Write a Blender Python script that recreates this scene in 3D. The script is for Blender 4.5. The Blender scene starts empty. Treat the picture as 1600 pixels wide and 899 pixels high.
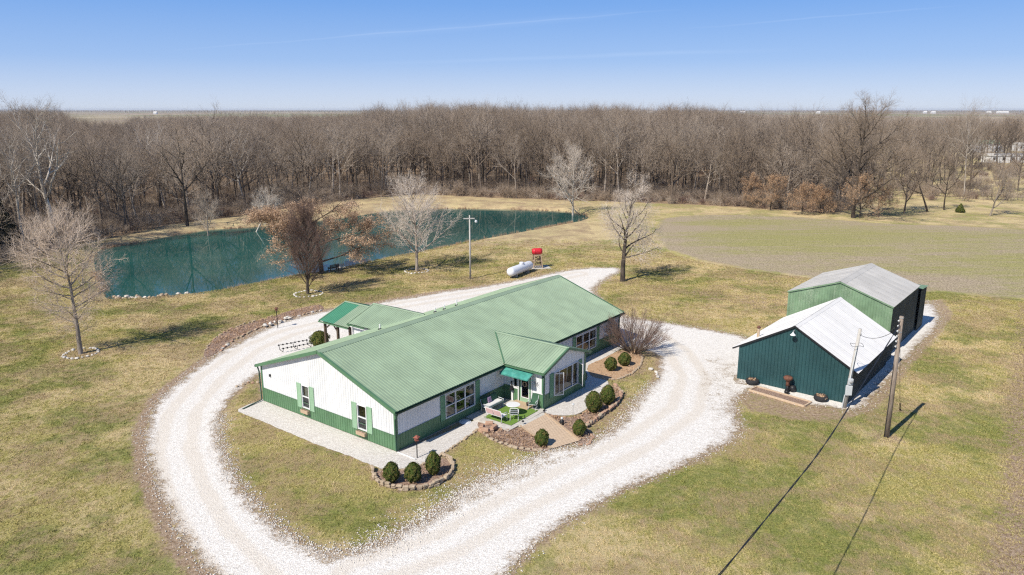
import bpy, bmesh, math, random
import numpy as np
from mathutils import Vector, Matrix, noise as mnoise
from mathutils.geometry import delaunay_2d_cdt

# ------------------------------------------------------------------ camera, sky, sun, exposure
S = bpy.context.scene
CAMH = 20.353
cam = bpy.data.cameras.new('camera'); camo = bpy.data.objects.new('camera', cam)
S.collection.objects.link(camo); S.camera = camo
camo.location = (0, 0, CAMH); camo.rotation_euler = (math.radians(90 - 13.548), 0, 0)
cam.sensor_width = 36; cam.lens = 25.99; cam.clip_start = 0.2; cam.clip_end = 30000
SUN_EL = math.radians(46.3); SUN_AZ = math.radians(45.6)      # light travels towards this plan angle
to_sun = Vector((-math.cos(SUN_AZ)*math.cos(SUN_EL), -math.sin(SUN_AZ)*math.cos(SUN_EL), math.sin(SUN_EL)))
sd = bpy.data.lights.new('sun', 'SUN'); sd.energy = 4.9; sd.angle = math.radians(0.5); sd.color = (1.0, 0.93, 0.82)
so = bpy.data.objects.new('sun', sd); S.collection.objects.link(so)
so.rotation_euler = to_sun.to_track_quat('Z', 'Y').to_euler(); so.location = (-30, -30, 60)
W = bpy.data.worlds.new("World"); S.world = W; W.use_nodes = True
wn = W.node_tree; wn.nodes.clear()
sky = wn.nodes.new('ShaderNodeTexSky'); sky.sky_type = 'NISHITA'; sky.sun_disc = False
sky.sun_elevation = SUN_EL; sky.sun_rotation = math.atan2(to_sun.x, to_sun.y)
sky.altitude = 0; sky.air_density = 1.0; sky.dust_density = 0.35; sky.ozone_density = 2.5
bg = wn.nodes.new('ShaderNodeBackground'); bg.inputs[1].default_value = 0.11
wo = wn.nodes.new('ShaderNodeOutputWorld')
# thin contrails: great-circle streaks high in the sky
tc = wn.nodes.new('ShaderNodeTexCoord')
prev = None
def wmath(op, a, b=None, c=None):
    n = wn.nodes.new('ShaderNodeMath'); n.operation = op
    for i, v in enumerate((a, b, c)):
        if v is None: continue
        if isinstance(v, (int, float)): n.inputs[i].default_value = v
        else: wn.links.new(v, n.inputs[i])
    return n.outputs[0]
# clear winter sky: Nishita drawn towards the pale horizon and deep zenith of a cold clear day
sx_ = wn.nodes.new('ShaderNodeSeparateXYZ'); wn.links.new(tc.outputs['Generated'], sx_.inputs[0])
cr = wn.nodes.new('ShaderNodeValToRGB'); el = cr.color_ramp; K9 = 1/.11
for i, (p_, c_) in enumerate(((0,(.56,.635,.77)),(.018,(.485,.59,.79)),(.06,(.285,.45,.78)),(.13,(.15,.335,.74)),(.35,(.07,.17,.43)),(1,(.04,.10,.25)))):
    e_ = el.elements[i] if i < 2 else el.elements.new(p_)
    e_.position = p_; e_.color = (*c_, 1)
wn.links.new(sx_.outputs['Z'], cr.inputs[0])
sc_ = wn.nodes.new('ShaderNodeVectorMath'); sc_.operation = 'SCALE'; wn.links.new(cr.outputs[0], sc_.inputs[0]); sc_.inputs['Scale'].default_value = K9
mm = wn.nodes.new('ShaderNodeMix'); mm.data_type = 'RGBA'; mm.inputs[0].default_value = .88
wn.links.new(sky.outputs[0], mm.inputs[6]); wn.links.new(sc_.outputs[0], mm.inputs[7]); prev = mm.outputs[2]
def pxdir(x, y):
    f, p = 1155.16, math.radians(13.548)
    r = (x-800)/f; u = (449.5-y)/f
    return Vector((r, math.cos(p)+u*math.sin(p), -math.sin(p)+u*math.cos(p))).normalized()
for (a, b, width, amt) in (((250,80),(1080,14),.0013,.07), ((560,100),(1250,76),.0035,.06), ((1060,46),(1510,8),.0013,.06), ((520,60),(1000,20),.006,.04)):
    A = pxdir(*a); B = pxdir(*b); n = A.cross(B).normalized(); mid = (A+B).normalized(); half = math.acos(max(-1, min(1, A.dot(mid))))
    vd = wn.nodes.new('ShaderNodeVectorMath'); vd.operation = 'DOT_PRODUCT'
    nz = wn.nodes.new('ShaderNodeTexNoise'); nz.inputs['Scale'].default_value = 9; nz.inputs['Detail'].default_value = 4
    wn.links.new(tc.outputs['Generated'], nz.inputs['Vector'])
    wn.links.new(tc.outputs['Generated'], vd.inputs[0]); vd.inputs[1].default_value = n
    off = wmath('MULTIPLY', wmath('SUBTRACT', nz.outputs[0], .5), .006)
    d = wmath('ABSOLUTE', wmath('ADD', vd.outputs['Value'], off))
    band = wmath('SUBTRACT', 1, wmath('DIVIDE', d, width)); band = wmath('MAXIMUM', band, 0)
    vm = wn.nodes.new('ShaderNodeVectorMath'); vm.operation = 'DOT_PRODUCT'
    wn.links.new(tc.outputs['Generated'], vm.inputs[0]); vm.inputs[1].default_value = mid
    ang = wmath('ARCCOSINE', vm.outputs['Value'])
    along = wmath('MAXIMUM', wmath('SUBTRACT', 1, wmath('POWER', wmath('DIVIDE', ang, half), 3)), 0)
    gap = wmath('MULTIPLY', nz.outputs[0], 1.6)
    fac = wmath('MULTIPLY', wmath('MULTIPLY', band, along), wmath('MULTIPLY', gap, amt))
    mx = wn.nodes.new('ShaderNodeMix'); mx.data_type = 'RGBA'
    wn.links.new(fac, mx.inputs[0]); wn.links.new(prev, mx.inputs[6]); mx.inputs[7].default_value = (9.5, 10, 10.6, 1)
    prev = mx.outputs[2]
wn.links.new(prev, bg.inputs[0]); wn.links.new(bg.outputs[0], wo.inputs[0])
S.view_settings.view_transform = 'Standard'; S.view_settings.look = 'None'
S.view_settings.exposure = 0.19; S.view_settings.gamma = 1.0; S.view_settings.use_curve_mapping = False
S.cycles.max_bounces = 6; S.cycles.transparent_max_bounces = 8; S.cycles.diffuse_bounces = 2; S.cycles.volume_bounces = 0
S.cycles.use_denoising = False; S.cycles.filter_width = 1.25; S.cycles.sample_clamp_indirect = 4

# ------------------------------------------------------------------ helpers
COL = S.collection
R = random.Random(7); PI = math.pi
def tag(o, label=None, cat=None, group=None, kind=None):
    if label: o['label'] = label
    if cat: o['category'] = cat
    if group: o['group'] = group
    if kind: o['kind'] = kind
    return o
def empty(name, loc=(0,0,0), rz=0, label=None, cat=None, group=None):
    o = bpy.data.objects.new(name, None); COL.objects.link(o); o.location = loc; o.rotation_euler = (0,0,rz)
    o.empty_display_size = .3
    return tag(o, label, cat, group)
def link(name, me, parent=None, loc=None, rz=None, mat=None):
    o = bpy.data.objects.new(name, me); COL.objects.link(o)
    if parent: o.parent = parent
    if loc: o.location = loc
    if rz is not None: o.rotation_euler = (0,0,rz)
    if mat is not None and not me.materials: me.materials.append(mat)
    return o
def np_mesh(name, V, quads=None, tris=None, smooth=False):
    me = bpy.data.meshes.new(name)
    V = np.asarray(V, np.float32).reshape(-1, 3)
    q = np.zeros((0,4), np.int32) if quads is None else np.asarray(quads, np.int32).reshape(-1,4)
    t = np.zeros((0,3), np.int32) if tris is None else np.asarray(tris, np.int32).reshape(-1,3)
    me.vertices.add(len(V)); me.vertices.foreach_set('co', V.ravel())
    me.loops.add(q.size + t.size); me.loops.foreach_set('vertex_index', np.concatenate([q.ravel(), t.ravel()]))
    me.polygons.add(len(q)+len(t))
    st = np.concatenate([np.arange(len(q))*4, q.size + np.arange(len(t))*3]).astype(np.int32)
    me.polygons.foreach_set('loop_start', st)
    if smooth: me.polygons.foreach_set('use_smooth', np.ones(len(q)+len(t), bool))
    me.update(calc_edges=True); me.validate(); return me
class MB:
    def __init__(s): s.v = []; s.f = []
    def add(s, vs, fs):
        b = len(s.v); s.v += [tuple(v) for v in vs]; s.f += [tuple(i+b for i in f) for f in fs]; return s
    def box(s, x0, y0, z0, x1, y1, z1, taper=0):
        t = taper
        return s.add([(x0,y0,z0),(x1,y0,z0),(x1,y1,z0),(x0,y1,z0),(x0+t,y0+t,z1),(x1-t,y0+t,z1),(x1-t,y1-t,z1),(x0+t,y1-t,z1)],
                     [(3,2,1,0),(4,5,6,7),(0,1,5,4),(1,2,6,5),(2,3,7,6),(3,0,4,7)])
    def beam(s, a, b, w, h=None, up=(0,0,1)):
        a = Vector(a); b = Vector(b); h = h or w; d = (b-a).normalized(); up = Vector(up)
        if abs(d.dot(up)) > .98: up = Vector((1,0,0))
        x = d.cross(up).normalized()*w/2; y = x.cross(d).normalized()*h/2
        vs = [a-x-y, a+x-y, a+x+y, a-x+y, b-x-y, b+x-y, b+x+y, b-x+y]
        return s.add(vs, [(3,2,1,0),(4,5,6,7),(0,1,5,4),(1,2,6,5),(2,3,7,6),(3,0,4,7)])
    def tube(s, pts, r, n=8, cap=True):
        pts = [Vector(p) for p in pts]; rs = r if isinstance(r, (list,tuple)) else [r]*len(pts)
        vs = []; fs = []; x = None
        for i, p in enumerate(pts):
            d = (pts[min(i+1,len(pts)-1)] - pts[max(i-1,0)]).normalized()
            if x is None:
                x = d.orthogonal().normalized()
            x = (x - d*x.dot(d)).normalized(); y = d.cross(x)
            for k in range(n):
                a = 2*PI*k/n; vs.append(p + (x*math.cos(a)+y*math.sin(a))*rs[i])
        for i in range(len(pts)-1):
            for k in range(n):
                k2 = (k+1) % n; fs.append((i*n+k, i*n+k2, (i+1)*n+k2, (i+1)*n+k))
        if cap: fs.append(tuple(range(n))[::-1]); fs.append(tuple((len(pts)-1)*n+k for k in range(n)))
        return s.add(vs, fs)
    def lathe(s, prof, c=(0,0,0), n=16, rot=None):
        M = rot or Matrix.Identity(3); c = Vector(c); vs = []; fs = []
        for (r, z) in prof:
            for k in range(n):
                a = 2*PI*k/n; vs.append(c + M @ Vector((r*math.cos(a), r*math.sin(a), z)))
        for i in range(len(prof)-1):
            for k in range(n):
                k2 = (k+1) % n; fs.append((i*n+k, i*n+k2, (i+1)*n+k2, (i+1)*n+k))
        if prof[0][0] > 1e-4: fs.append(tuple(range(n))[::-1])
        if prof[-1][0] > 1e-4: fs.append(tuple((len(prof)-1)*n+k for k in range(n)))
        return s.add(vs, fs)
    def mesh(s, name, mat, smooth=False, bevel=0):
        me = bpy.data.meshes.new(name); me.from_pydata(s.v, [], s.f); me.update()
        if smooth:
            me.polygons.foreach_set('use_smooth', [True]*len(me.polygons))
        if bevel:
            bm = bmesh.new(); bm.from_mesh(me)
            bmesh.ops.bevel(bm, geom=list(bm.edges), offset=bevel, segments=1, affect='EDGES', clamp_overlap=True)
            bm.to_mesh(me); bm.free()
        me.materials.append(mat); return me
    def build(s, name, mat, parent=None, smooth=False, bevel=0, loc=None, rz=None):
        return link(name, s.mesh(name, mat, smooth, bevel), parent, loc, rz)

# ------------------------------------------------------------------ materials
class NT:
    def __init__(s, name):
        s.m = bpy.data.materials.new(name); s.m.use_nodes = True; s.t = s.m.node_tree
        s.b = s.t.nodes['Principled BSDF']; s.tc = None
    def n(s, typ, **kw):
        nd = s.t.nodes.new(typ)
        for k, v in kw.items(): setattr(nd, k, v)
        return nd
    def L(s, a, b): s.t.links.new(a, b)
    def co(s):
        if getattr(s, 'world', None):
            if not hasattr(s, 'gp'): s.gp = s.n('ShaderNodeNewGeometry')
            return s.gp.outputs['Position']
        if not s.tc: s.tc = s.n('ShaderNodeTexCoord')
        return s.tc.outputs['Object']
    def mapped(s, scale=(1,1,1), rot=(0,0,0), loc=(0,0,0)):
        m = s.n('ShaderNodeMapping'); s.L(s.co(), m.inputs[0])
        m.inputs['Scale'].default_value = scale; m.inputs['Rotation'].default_value = rot; m.inputs['Location'].default_value = loc
        return m.outputs[0]
    def noise(s, scale, detail=4, rough=.55, vec=None, dist=0):
        n = s.n('ShaderNodeTexNoise'); s.L(vec or s.co(), n.inputs['Vector'])
        n.inputs['Scale'].default_value = scale; n.inputs['Detail'].default_value = detail
        n.inputs['Roughness'].default_value = rough; n.inputs['Distortion'].default_value = dist
        return n.outputs[0]
    def voro(s, scale, out='Distance', vec=None, feature='F1'):
        n = s.n('ShaderNodeTexVoronoi'); n.feature = feature; s.L(vec or s.co(), n.inputs['Vector']); n.inputs['Scale'].default_value = scale
        return n.outputs[out]
    def math(s, op, a, b=None, clamp=False):
        n = s.n('ShaderNodeMath', operation=op); n.use_clamp = clamp
        for i, v in enumerate((a, b)):
            if v is None: continue
            if isinstance(v, (int, float)): n.inputs[i].default_value = v
            else: s.L(v, n.inputs[i])
        return n.outputs[0]
    def ramp(s, fac, lo, hi):      # smooth 0..1
        n = s.n('ShaderNodeMapRange'); n.interpolation_type = 'SMOOTHSTEP'; s.L(fac, n.inputs[0])
        n.inputs[1].default_value = lo; n.inputs[2].default_value = hi; return n.outputs[0]
    def mix(s, fac, a, b, mode='MIX'):
        n = s.n('ShaderNodeMix', data_type='RGBA'); n.blend_type = mode
        if isinstance(fac, (int, float)): n.inputs[0].default_value = fac
        else: s.L(fac, n.inputs[0])
        for i, v in ((6, a), (7, b)):
            if isinstance(v, tuple): n.inputs[i].default_value = (*v[:3], 1)
            else: s.L(v, n.inputs[i])
        return n.outputs[2]
    def attr(s, name): n = s.n('ShaderNodeAttribute'); n.attribute_name = name; return n.outputs['Fac']
    def bump(s, h, strength, dist):
        n = s.n('ShaderNodeBump'); s.L(h, n.inputs['Height']); n.inputs['Strength'].default_value = strength
        n.inputs['Distance'].default_value = dist; s.L(n.outputs[0], s.b.inputs['Normal'])
    def out(s, col, rough=.8, metal=0, spec=.3):
        if isinstance(col, tuple): s.b.inputs['Base Color'].default_value = (*col, 1)
        else: s.L(col, s.b.inputs['Base Color'])
        if isinstance(rough, (int, float)): s.b.inputs['Roughness'].default_value = rough
        else: s.L(rough, s.b.inputs['Roughness'])
        s.b.inputs['Metallic'].default_value = metal; s.b.inputs['Specular IOR Level'].default_value = spec
        return s.m
def lighter(c, k): return tuple(min(1, x*k) for x in c)
def paint(name, c, rough=.45, var=.12, scale=1.5, streak=0.0, streak_col=(.3,.26,.2), spec=.35, metal=0):
    t = NT(name); f = t.noise(scale, 5)
    col = t.mix(t.ramp(f, .3, .7), lighter(c, 1-var), lighter(c, 1+var))
    oi = t.n('ShaderNodeObjectInfo'); col = t.mix(oi.outputs['Random'], col, t.mix(1.0, col, (.90,.905,.91), 'MULTIPLY'))
    if streak:
        f2 = t.noise(1.2, 6, .7, t.mapped((1,1,.15))); f3 = t.noise(9, 4, .7)
        k = t.math('MULTIPLY', t.ramp(t.math('MULTIPLY', f2, f3), .24, .45), streak)
        col = t.mix(k, col, streak_col)
    r = t.math('ADD', t.math('MULTIPLY', t.noise(4, 3), .25), rough-.12)
    return t.out(col, r, metal, spec)
M = {}
M['roof_green'] = paint('roof_green', (.30,.395,.27), .46, .09, .6, .35, (.24,.33,.25))
M['roof_green_new'] = paint('roof_green_new', (.08,.27,.16), .38, .06, .8)
M['trim_green'] = paint('trim_green', (.095,.20,.11), .42, .08)
M['wainscot_green'] = paint('wainscot_green', (.105,.215,.11), .42, .08, 1.2, .35, (.2,.26,.18))
M['dark_green'] = paint('dark_green', (.02,.06,.04), .45, .1)
M['sage'] = paint('sage', (.30,.47,.31), .5, .05)
M['white_steel'] = paint('white_steel', (.78,.79,.79), .42, .03, .8, .25, (.64,.62,.58))
M['white_trim'] = paint('white_trim', (.8,.8,.79), .45, .03)
M['soffit'] = paint('soffit', (.55,.56,.58), .6, .05)
M['teal_awning'] = paint('teal_awning', (.07,.31,.25), .4, .2, 2.5, .5, (.3,.55,.45))
M['teal_steel'] = paint('teal_steel', (.022,.070,.076), .5, .16, .5, .35, (.06,.14,.14))
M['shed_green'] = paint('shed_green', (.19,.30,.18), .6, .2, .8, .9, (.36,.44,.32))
M['shed_dark_shade'] = paint('shed_dark_shade', (.06,.075,.07), .6, .2, 1, .3)  # dark side-wall paint with the shade on those walls put into its colour
M['galv_white'] = paint('galv_white', (.86,.84,.80), .6, .04, .35, .5, (.66,.62,.56), .12)
M['galv_grey'] = paint('galv_grey', (.56,.54,.50), .6, .08, .5, .5, (.45,.42,.38), .12)
M['concrete'] = paint('concrete', (.42,.38,.33), .9, .15, 3, .3, (.3,.25,.2), .1)
M['black'] = paint('black', (.018,.018,.02), .5, .2)
M['black_rubber'] = paint('black_rubber', (.03,.03,.032), .8, .2)
M['rust'] = paint('rust', (.16,.07,.045), .8, .3, 6)
M['pink'] = paint('pink', (.72,.50,.48), .6, .06)
M['purple'] = paint('purple', (.28,.20,.30), .9, .1)
M['cushion_green'] = paint('cushion_green', (.05,.12,.07), .9, .15)
M['white_cloth'] = paint('white_cloth', (.72,.71,.69), .9, .05)
M['grey_metal'] = paint('grey_metal', (.38,.38,.38), .45, .08, spec=.5)
M['light_grey'] = paint('light_grey', (.62,.65,.66), .45, .05)
M['tank_white'] = paint('tank_white', (.74,.76,.80), .35, .03, 1, .2, (.55,.55,.55))
M['red'] = paint('red', (.62,.025,.04), .4, .08)
M['turf'] = None
M['red_box'] = paint('red_box', (.30,.10,.07), .8, .2)
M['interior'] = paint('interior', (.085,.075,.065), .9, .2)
M['curtain'] = paint('curtain', (.52,.50,.44), .95, .1, 8)
M['concrete_light'] = paint('concrete_light', (.55,.52,.47), .9, .12, 4)
def glass():
    t = NT('window_glass'); tr = t.n('ShaderNodeBsdfTransparent'); tr.inputs[0].default_value = (.50,.53,.53,1)
    gl = t.n('ShaderNodeBsdfGlossy'); gl.inputs['Roughness'].default_value = .02; gl.inputs[0].default_value = (.9,.95,1,1)
    ge = t.n('ShaderNodeNewGeometry'); dt = t.n('ShaderNodeVectorMath', operation='DOT_PRODUCT'); t.L(ge.outputs['Normal'], dt.inputs[0]); t.L(ge.outputs['Incoming'], dt.inputs[1])
    fz_ = t.math('POWER', t.math('SUBTRACT', 1, t.math('ABSOLUTE', dt.outputs['Value'])), 4)
    mx = t.n('ShaderNodeMixShader'); t.L(t.math('ADD', t.math('MULTIPLY', fz_, .85), .09), mx.inputs[0]); t.L(tr.outputs[0], mx.inputs[1]); t.L(gl.outputs[0], mx.inputs[2])
    o = [n for n in t.t.nodes if n.type == 'OUTPUT_MATERIAL'][0]; t.L(mx.outputs[0], o.inputs[0]); return t.m
M['glass'] = glass()
def wood(name, c, c2, sc=(1,1,12)):
    t = NT(name); f = t.noise(3, 6, .7, t.mapped(sc)); g = t.noise(14, 4, .6)
    col = t.mix(t.ramp(f, .3, .7), c, c2); col = t.mix(t.math('MULTIPLY', t.ramp(g, .5, .75), .5), col, lighter(c, .5))
    t.bump(f, .4, .01); return t.out(col, .85)
M['wood'] = wood('weathered_wood', (.40,.29,.19), (.55,.42,.29), (8,8,1))
M['plank'] = wood('ramp_plank', (.52,.38,.26), (.68,.53,.38), (1,10,1))
M['pole_wood'] = wood('pole_wood', (.20,.155,.12), (.36,.30,.25), (6,6,.6))
M['pole_grey'] = wood('pole_grey', (.40,.38,.35), (.56,.54,.50), (6,6,.6))
M['dark_wood'] = wood('dark_wood', (.07,.05,.035), (.12,.09,.06))
def stone(name, c, c2):
    t = NT(name); oi = t.n('ShaderNodeObjectInfo'); f = t.noise(5, 5, .65)
    col = t.mix(t.ramp(f, .3, .7), c, c2); col = t.mix(t.math('MULTIPLY', oi.outputs['Random'], .35), col, lighter(c, .55))
    t.bump(t.noise(12, 5), .5, .03); return t.out(col, .92, spec=.15)
M['tan_stone'] = stone('tan_stone', (.40,.31,.215), (.58,.47,.35))
M['white_stone'] = stone('white_stone', (.56,.52,.46), (.78,.74,.68))
M['red_stone'] = stone('red_stone', (.42,.26,.18), (.56,.38,.27))
def bark(name, c, c2, sc=2.0, lo=.62):
    t = NT(name); f = t.noise(sc, 5, .7, t.mapped((1,1,.35))); oi = t.n('ShaderNodeObjectInfo')
    col = t.mix(t.ramp(f, .35, .65), c, c2); col = t.mix(oi.outputs['Random'], t.mix(1.0, col, (lo,lo*.97,lo*.94), 'MULTIPLY'), t.mix(1.0, col, (1.0,.98,.96), 'MULTIPLY'))
    return t.out(col, .9, spec=.15)
M['bark_brown'] = bark('bark_brown', (.12,.095,.075), (.25,.20,.16))
M['bark_dark'] = bark('bark_dark', (.06,.05,.042), (.16,.13,.105))
M['bark_grey'] = bark('bark_grey', (.30,.26,.22), (.48,.42,.36))
M['bark_white'] = bark('bark_white', (.52,.47,.41), (.76,.71,.64), .9)
M['twig_brown'] = bark('twig_brown', (.33,.265,.205), (.56,.455,.36), .5)
M['twig_grey'] = bark('twig_grey', (.42,.355,.295), (.64,.55,.46), .5)
M['twig_red'] = bark('twig_red', (.22,.15,.125), (.34,.24,.20), .5)
M['twig_pale'] = bark('twig_pale', (.64,.56,.48), (.86,.78,.69), .8, .88)
M['twig_tan'] = bark('twig_tan', (.60,.49,.40), (.80,.68,.57), .8, .88)
def leaf(name, cols, scale=.7):
    t = NT(name); f = t.noise(scale, 3); g = t.noise(7, 3)
    col = t.mix(t.ramp(f, .35, .65), cols[0], cols[1]); col = t.mix(t.ramp(g, .45, .7), col, cols[2])
    m = t.out(col, .8, spec=.15)
    tr = t.n('ShaderNodeBsdfTranslucent'); t.L(col, tr.inputs[0]); mx = t.n('ShaderNodeMixShader'); mx.inputs[0].default_value = .25
    o = [n for n in t.t.nodes if n.type == 'OUTPUT_MATERIAL'][0]
    t.L(t.b.outputs[0], mx.inputs[1]); t.L(tr.outputs[0], mx.inputs[2]); t.L(mx.outputs[0], o.inputs[0]); return m
M['leaf_tan'] = leaf('leaf_tan', [(.50,.34,.22), (.74,.54,.38), (.38,.25,.15)])
M['leaf_orange'] = leaf('leaf_orange', [(.46,.29,.17), (.64,.44,.28), (.34,.21,.12)])
M['leaf_green'] = leaf('leaf_green', [(.075,.115,.025), (.135,.165,.04), (.23,.18,.06)], 1.3)
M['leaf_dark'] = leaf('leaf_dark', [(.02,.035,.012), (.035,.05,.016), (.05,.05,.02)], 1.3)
M['leaf_cedar'] = leaf('leaf_cedar', [(.06,.055,.03), (.09,.075,.045), (.05,.05,.025)], 1.3)
def flatm(name, c): return NT(name).out(c, .9)

def grass_nodes(t, green=None, soil=None, litter=None, straw=None):
    """winter lawn: olive, straw and brown worked together at many scales; returns colour and height"""
    big = t.noise(.045, 4, .6); mid = t.noise(.28, 5, .6); sm = t.noise(1.6, 5, .65)
    fine = t.noise(9, 5, .75); st = t.noise(3.2, 5, .75, t.mapped((1,.35,1), (0,0,.5)), .6)
    hair = t.noise(26, 3, .8)
    g1 = t.mix(t.ramp(fine, .36, .66), (.235,.215,.066), (.60,.52,.20))
    s1 = t.mix(t.ramp(hair, .34, .66), (.44,.335,.165), (.80,.655,.385))
    dry = t.math('ADD', t.math('MULTIPLY', big, .42), t.math('MULTIPLY', mid, .50)); dry = t.math('ADD', dry, t.math('MULTIPLY', sm, .38))
    dry = t.math('ADD', dry, t.math('MULTIPLY', st, .50)); dry = t.math('ADD', dry, t.math('MULTIPLY', fine, .34))
    if green is not None: dry = t.math('SUBTRACT', dry, green)
    if straw is not None: dry = t.math('ADD', dry, straw)
    col = t.mix(t.ramp(dry, .97, 1.19), g1, s1)
    br = t.math('MULTIPLY', t.ramp(sm, .52, .74), t.ramp(mid, .40, .62))
    col = t.mix(t.math('MULTIPLY', br, .5), col, (.40,.30,.18))
    mac = t.noise(.11, 5, .68, t.mapped((1,1,1), (0,0,0), (17,5,0))); mac2 = t.noise(.19, 5, .7, t.mapped((1,1.3,1), (0,0,.7), (-31,8,0)))
    gp_ = t.math('MULTIPLY', t.ramp(mac, .47, .57), t.ramp(t.math('ADD', sm, t.math('MULTIPLY', fine, .5)), .50, .82))
    if green is not None: gp_ = t.math('MULTIPLY', gp_, t.math('SUBTRACT', 1, t.math('MULTIPLY', straw, 2.5, True), True))
    col = t.mix(t.math('MULTIPLY', gp_, .8), col, t.mix(t.ramp(fine, .35, .65), (.10,.135,.030), (.27,.30,.075)))
    bp_ = t.math('MULTIPLY', t.ramp(mac2, .46, .57), t.ramp(t.math('ADD', st, t.math('MULTIPLY', fine, .6)), .56, .92))
    col = t.mix(t.math('MULTIPLY', bp_, .75), col, t.mix(t.ramp(hair, .35, .65), (.26,.185,.10), (.54,.41,.26)))
    # bright green flecks
    gf = t.math('MULTIPLY', t.ramp(t.noise(.9, 4, .6, t.mapped((1,1,1), (0,0,0), (40,11,0))), .60, .72), .5)
    col = t.mix(t.math('MULTIPLY', gf, .8), col, (.17,.20,.05))
    if litter is not None:
        lc = t.mix(t.ramp(fine, .3, .7), (.20,.135,.085), (.44,.325,.22))
        col = t.mix(t.ramp(t.math('ADD', litter, t.math('MULTIPLY', t.math('SUBTRACT', mid, .5), .9)), .3, .7), col, lc)
    if soil is not None:
        sc = t.mix(t.ramp(t.noise(5, 5, .8), .35, .65), (.23,.15,.09), (.52,.395,.28))
        sf = t.math('ADD', soil, t.math('MULTIPLY', t.math('SUBTRACT', t.noise(2.0, 6, .8), .5), 1.5))
        col = t.mix(t.ramp(sf, .38, .75), col, sc)
        grit = t.ramp(t.voro(13), .22, .12)
        col = t.mix(t.math('MULTIPLY', grit, t.ramp(sf, .55, .95)), col, (.66,.63,.58))
    h = t.math('ADD', fine, t.math('MULTIPLY', hair, .7)); h = t.math('ADD', h, t.math('MULTIPLY', sm, .8))
    return col, h
def ground_mat():
    t = NT('lawn_ground')
    col, h = grass_nodes(t, t.attr('green'), t.attr('soil'), t.attr('litter'), t.attr('straw'))
    far = t.attr('far')
    # patchwork of far fields
    v = t.n('ShaderNodeTexVoronoi'); v.distance = 'CHEBYCHEV'; t.L(t.mapped((1/420,1/700,0), (0,0,.2)), v.inputs['Vector']); v.inputs['Scale'].default_value = 1
    rr = t.n('ShaderNodeSeparateColor'); t.L(v.outputs['Color'], rr.inputs[0])
    fc = t.mix(t.ramp(rr.outputs[0], .2, .8), (.30,.235,.165), (.40,.34,.22)); fc = t.mix(t.ramp(rr.outputs[1], .55, .8), fc, (.20,.22,.10))
    fc = t.mix(t.ramp(t.noise(.01, 4), .4, .7), fc, (.36,.28,.20))
    col = t.mix(far, col, fc)
    t.bump(h, .8, .10); return t.out(col, .95, spec=.08)
M['ground'] = ground_mat()
def gravel_mat(name, c1, c2, edge=True, worn=True):
    t = NT(name); vc = t.voro(17, 'Color'); vd = t.voro(17); sp = t.n('ShaderNodeSeparateColor'); t.L(vc, sp.inputs[0])
    v2 = t.voro(34, 'Color'); sp2 = t.n('ShaderNodeSeparateColor'); t.L(v2, sp2.inputs[0])
    col = t.mix(sp.outputs[0], c1, c2); col = t.mix(t.math('MULTIPLY', t.ramp(sp2.outputs[1], .72, .95), .45), col, lighter(c1, .55))
    big = t.noise(.35, 5, .65)
    if worn:
        tr = t.attr('track'); w = t.math('ADD', tr, t.math('MULTIPLY', t.math('SUBTRACT', big, .5), .8))
        col = t.mix(t.math('MULTIPLY', t.ramp(w, .25, .8), .52), col, t.mix(t.ramp(t.noise(11,4), .3, .7), (.56,.49,.40), (.72,.65,.55)))
    col = t.mix(t.math('MULTIPLY', t.ramp(t.noise(1.3, 6, .75), .56, .72), .35), col, (.45,.38,.31))
    if edge:
        e = t.attr('edge')           # 0 at the rim, rising inwards (metres)
        ef = t.math('ADD', e, t.math('MULTIPLY', t.math('SUBTRACT', t.noise(1.1, 6, .75), .5), 2.4))
        ef = t.math('ADD', ef, t.math('MULTIPLY', t.math('SUBTRACT', t.noise(7, 3, .7), .5), 1.6))
        dr = t.math('ADD', t.attr('dirt'), t.math('MULTIPLY', t.math('SUBTRACT', t.noise(.9, 7, .78), .5), 1.5)); dr = t.math('ADD', dr, t.math('MULTIPLY', t.math('SUBTRACT', t.noise(9, 3, .7), .5), 1.3))
        col = t.mix(t.math('MULTIPLY', t.ramp(dr, .42, .80), .9), col, t.mix(t.ramp(t.noise(3, 4), .4, .6), (.21,.15,.085), (.36,.27,.17)))
        gc, _ = grass_nodes(t, None, None, None, None)
        sc = t.mix(t.ramp(t.noise(4, 4), .4, .6), (.20,.14,.09), (.36,.27,.18))
        col = t.mix(t.ramp(ef, .75, -.1), col, sc)
        col = t.mix(t.ramp(ef, .05, -.45), col, gc)
    t.bump(t.math('ADD', vd, t.math('MULTIPLY', t.noise(6, 5, .7), 1.5)), .5, .05)
    return t.out(col, .93, spec=.1)
M['gravel'] = gravel_mat('white_gravel', (.63,.595,.54), (.90,.87,.82))
M['gravel_pale'] = gravel_mat('pale_gravel', (.52,.485,.44), (.74,.71,.67), False, False)
def mulch_mat(name, c1, c2, c3):
    t = NT(name); vc = t.voro(26, 'Color'); sp = t.n('ShaderNodeSeparateColor'); t.L(vc, sp.inputs[0])
    col = t.mix(sp.outputs[0], c1, c2); col = t.mix(t.math('MULTIPLY', t.ramp(sp.outputs[1], .75, .95), .7), col, c3)
    col = t.mix(t.math('MULTIPLY', t.ramp(t.noise(1.4, 5), .5, .7), .5), col, c2)
    t.bump(t.voro(26), .6, .05); return t.out(col, .95, spec=.08)
M['mulch'] = mulch_mat('bark_mulch', (.17,.105,.075), (.36,.25,.19), (.58,.50,.44))
M['mulch_tan'] = mulch_mat('tan_mulch', (.36,.23,.13), (.56,.38,.24), (.66,.52,.38))
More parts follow.
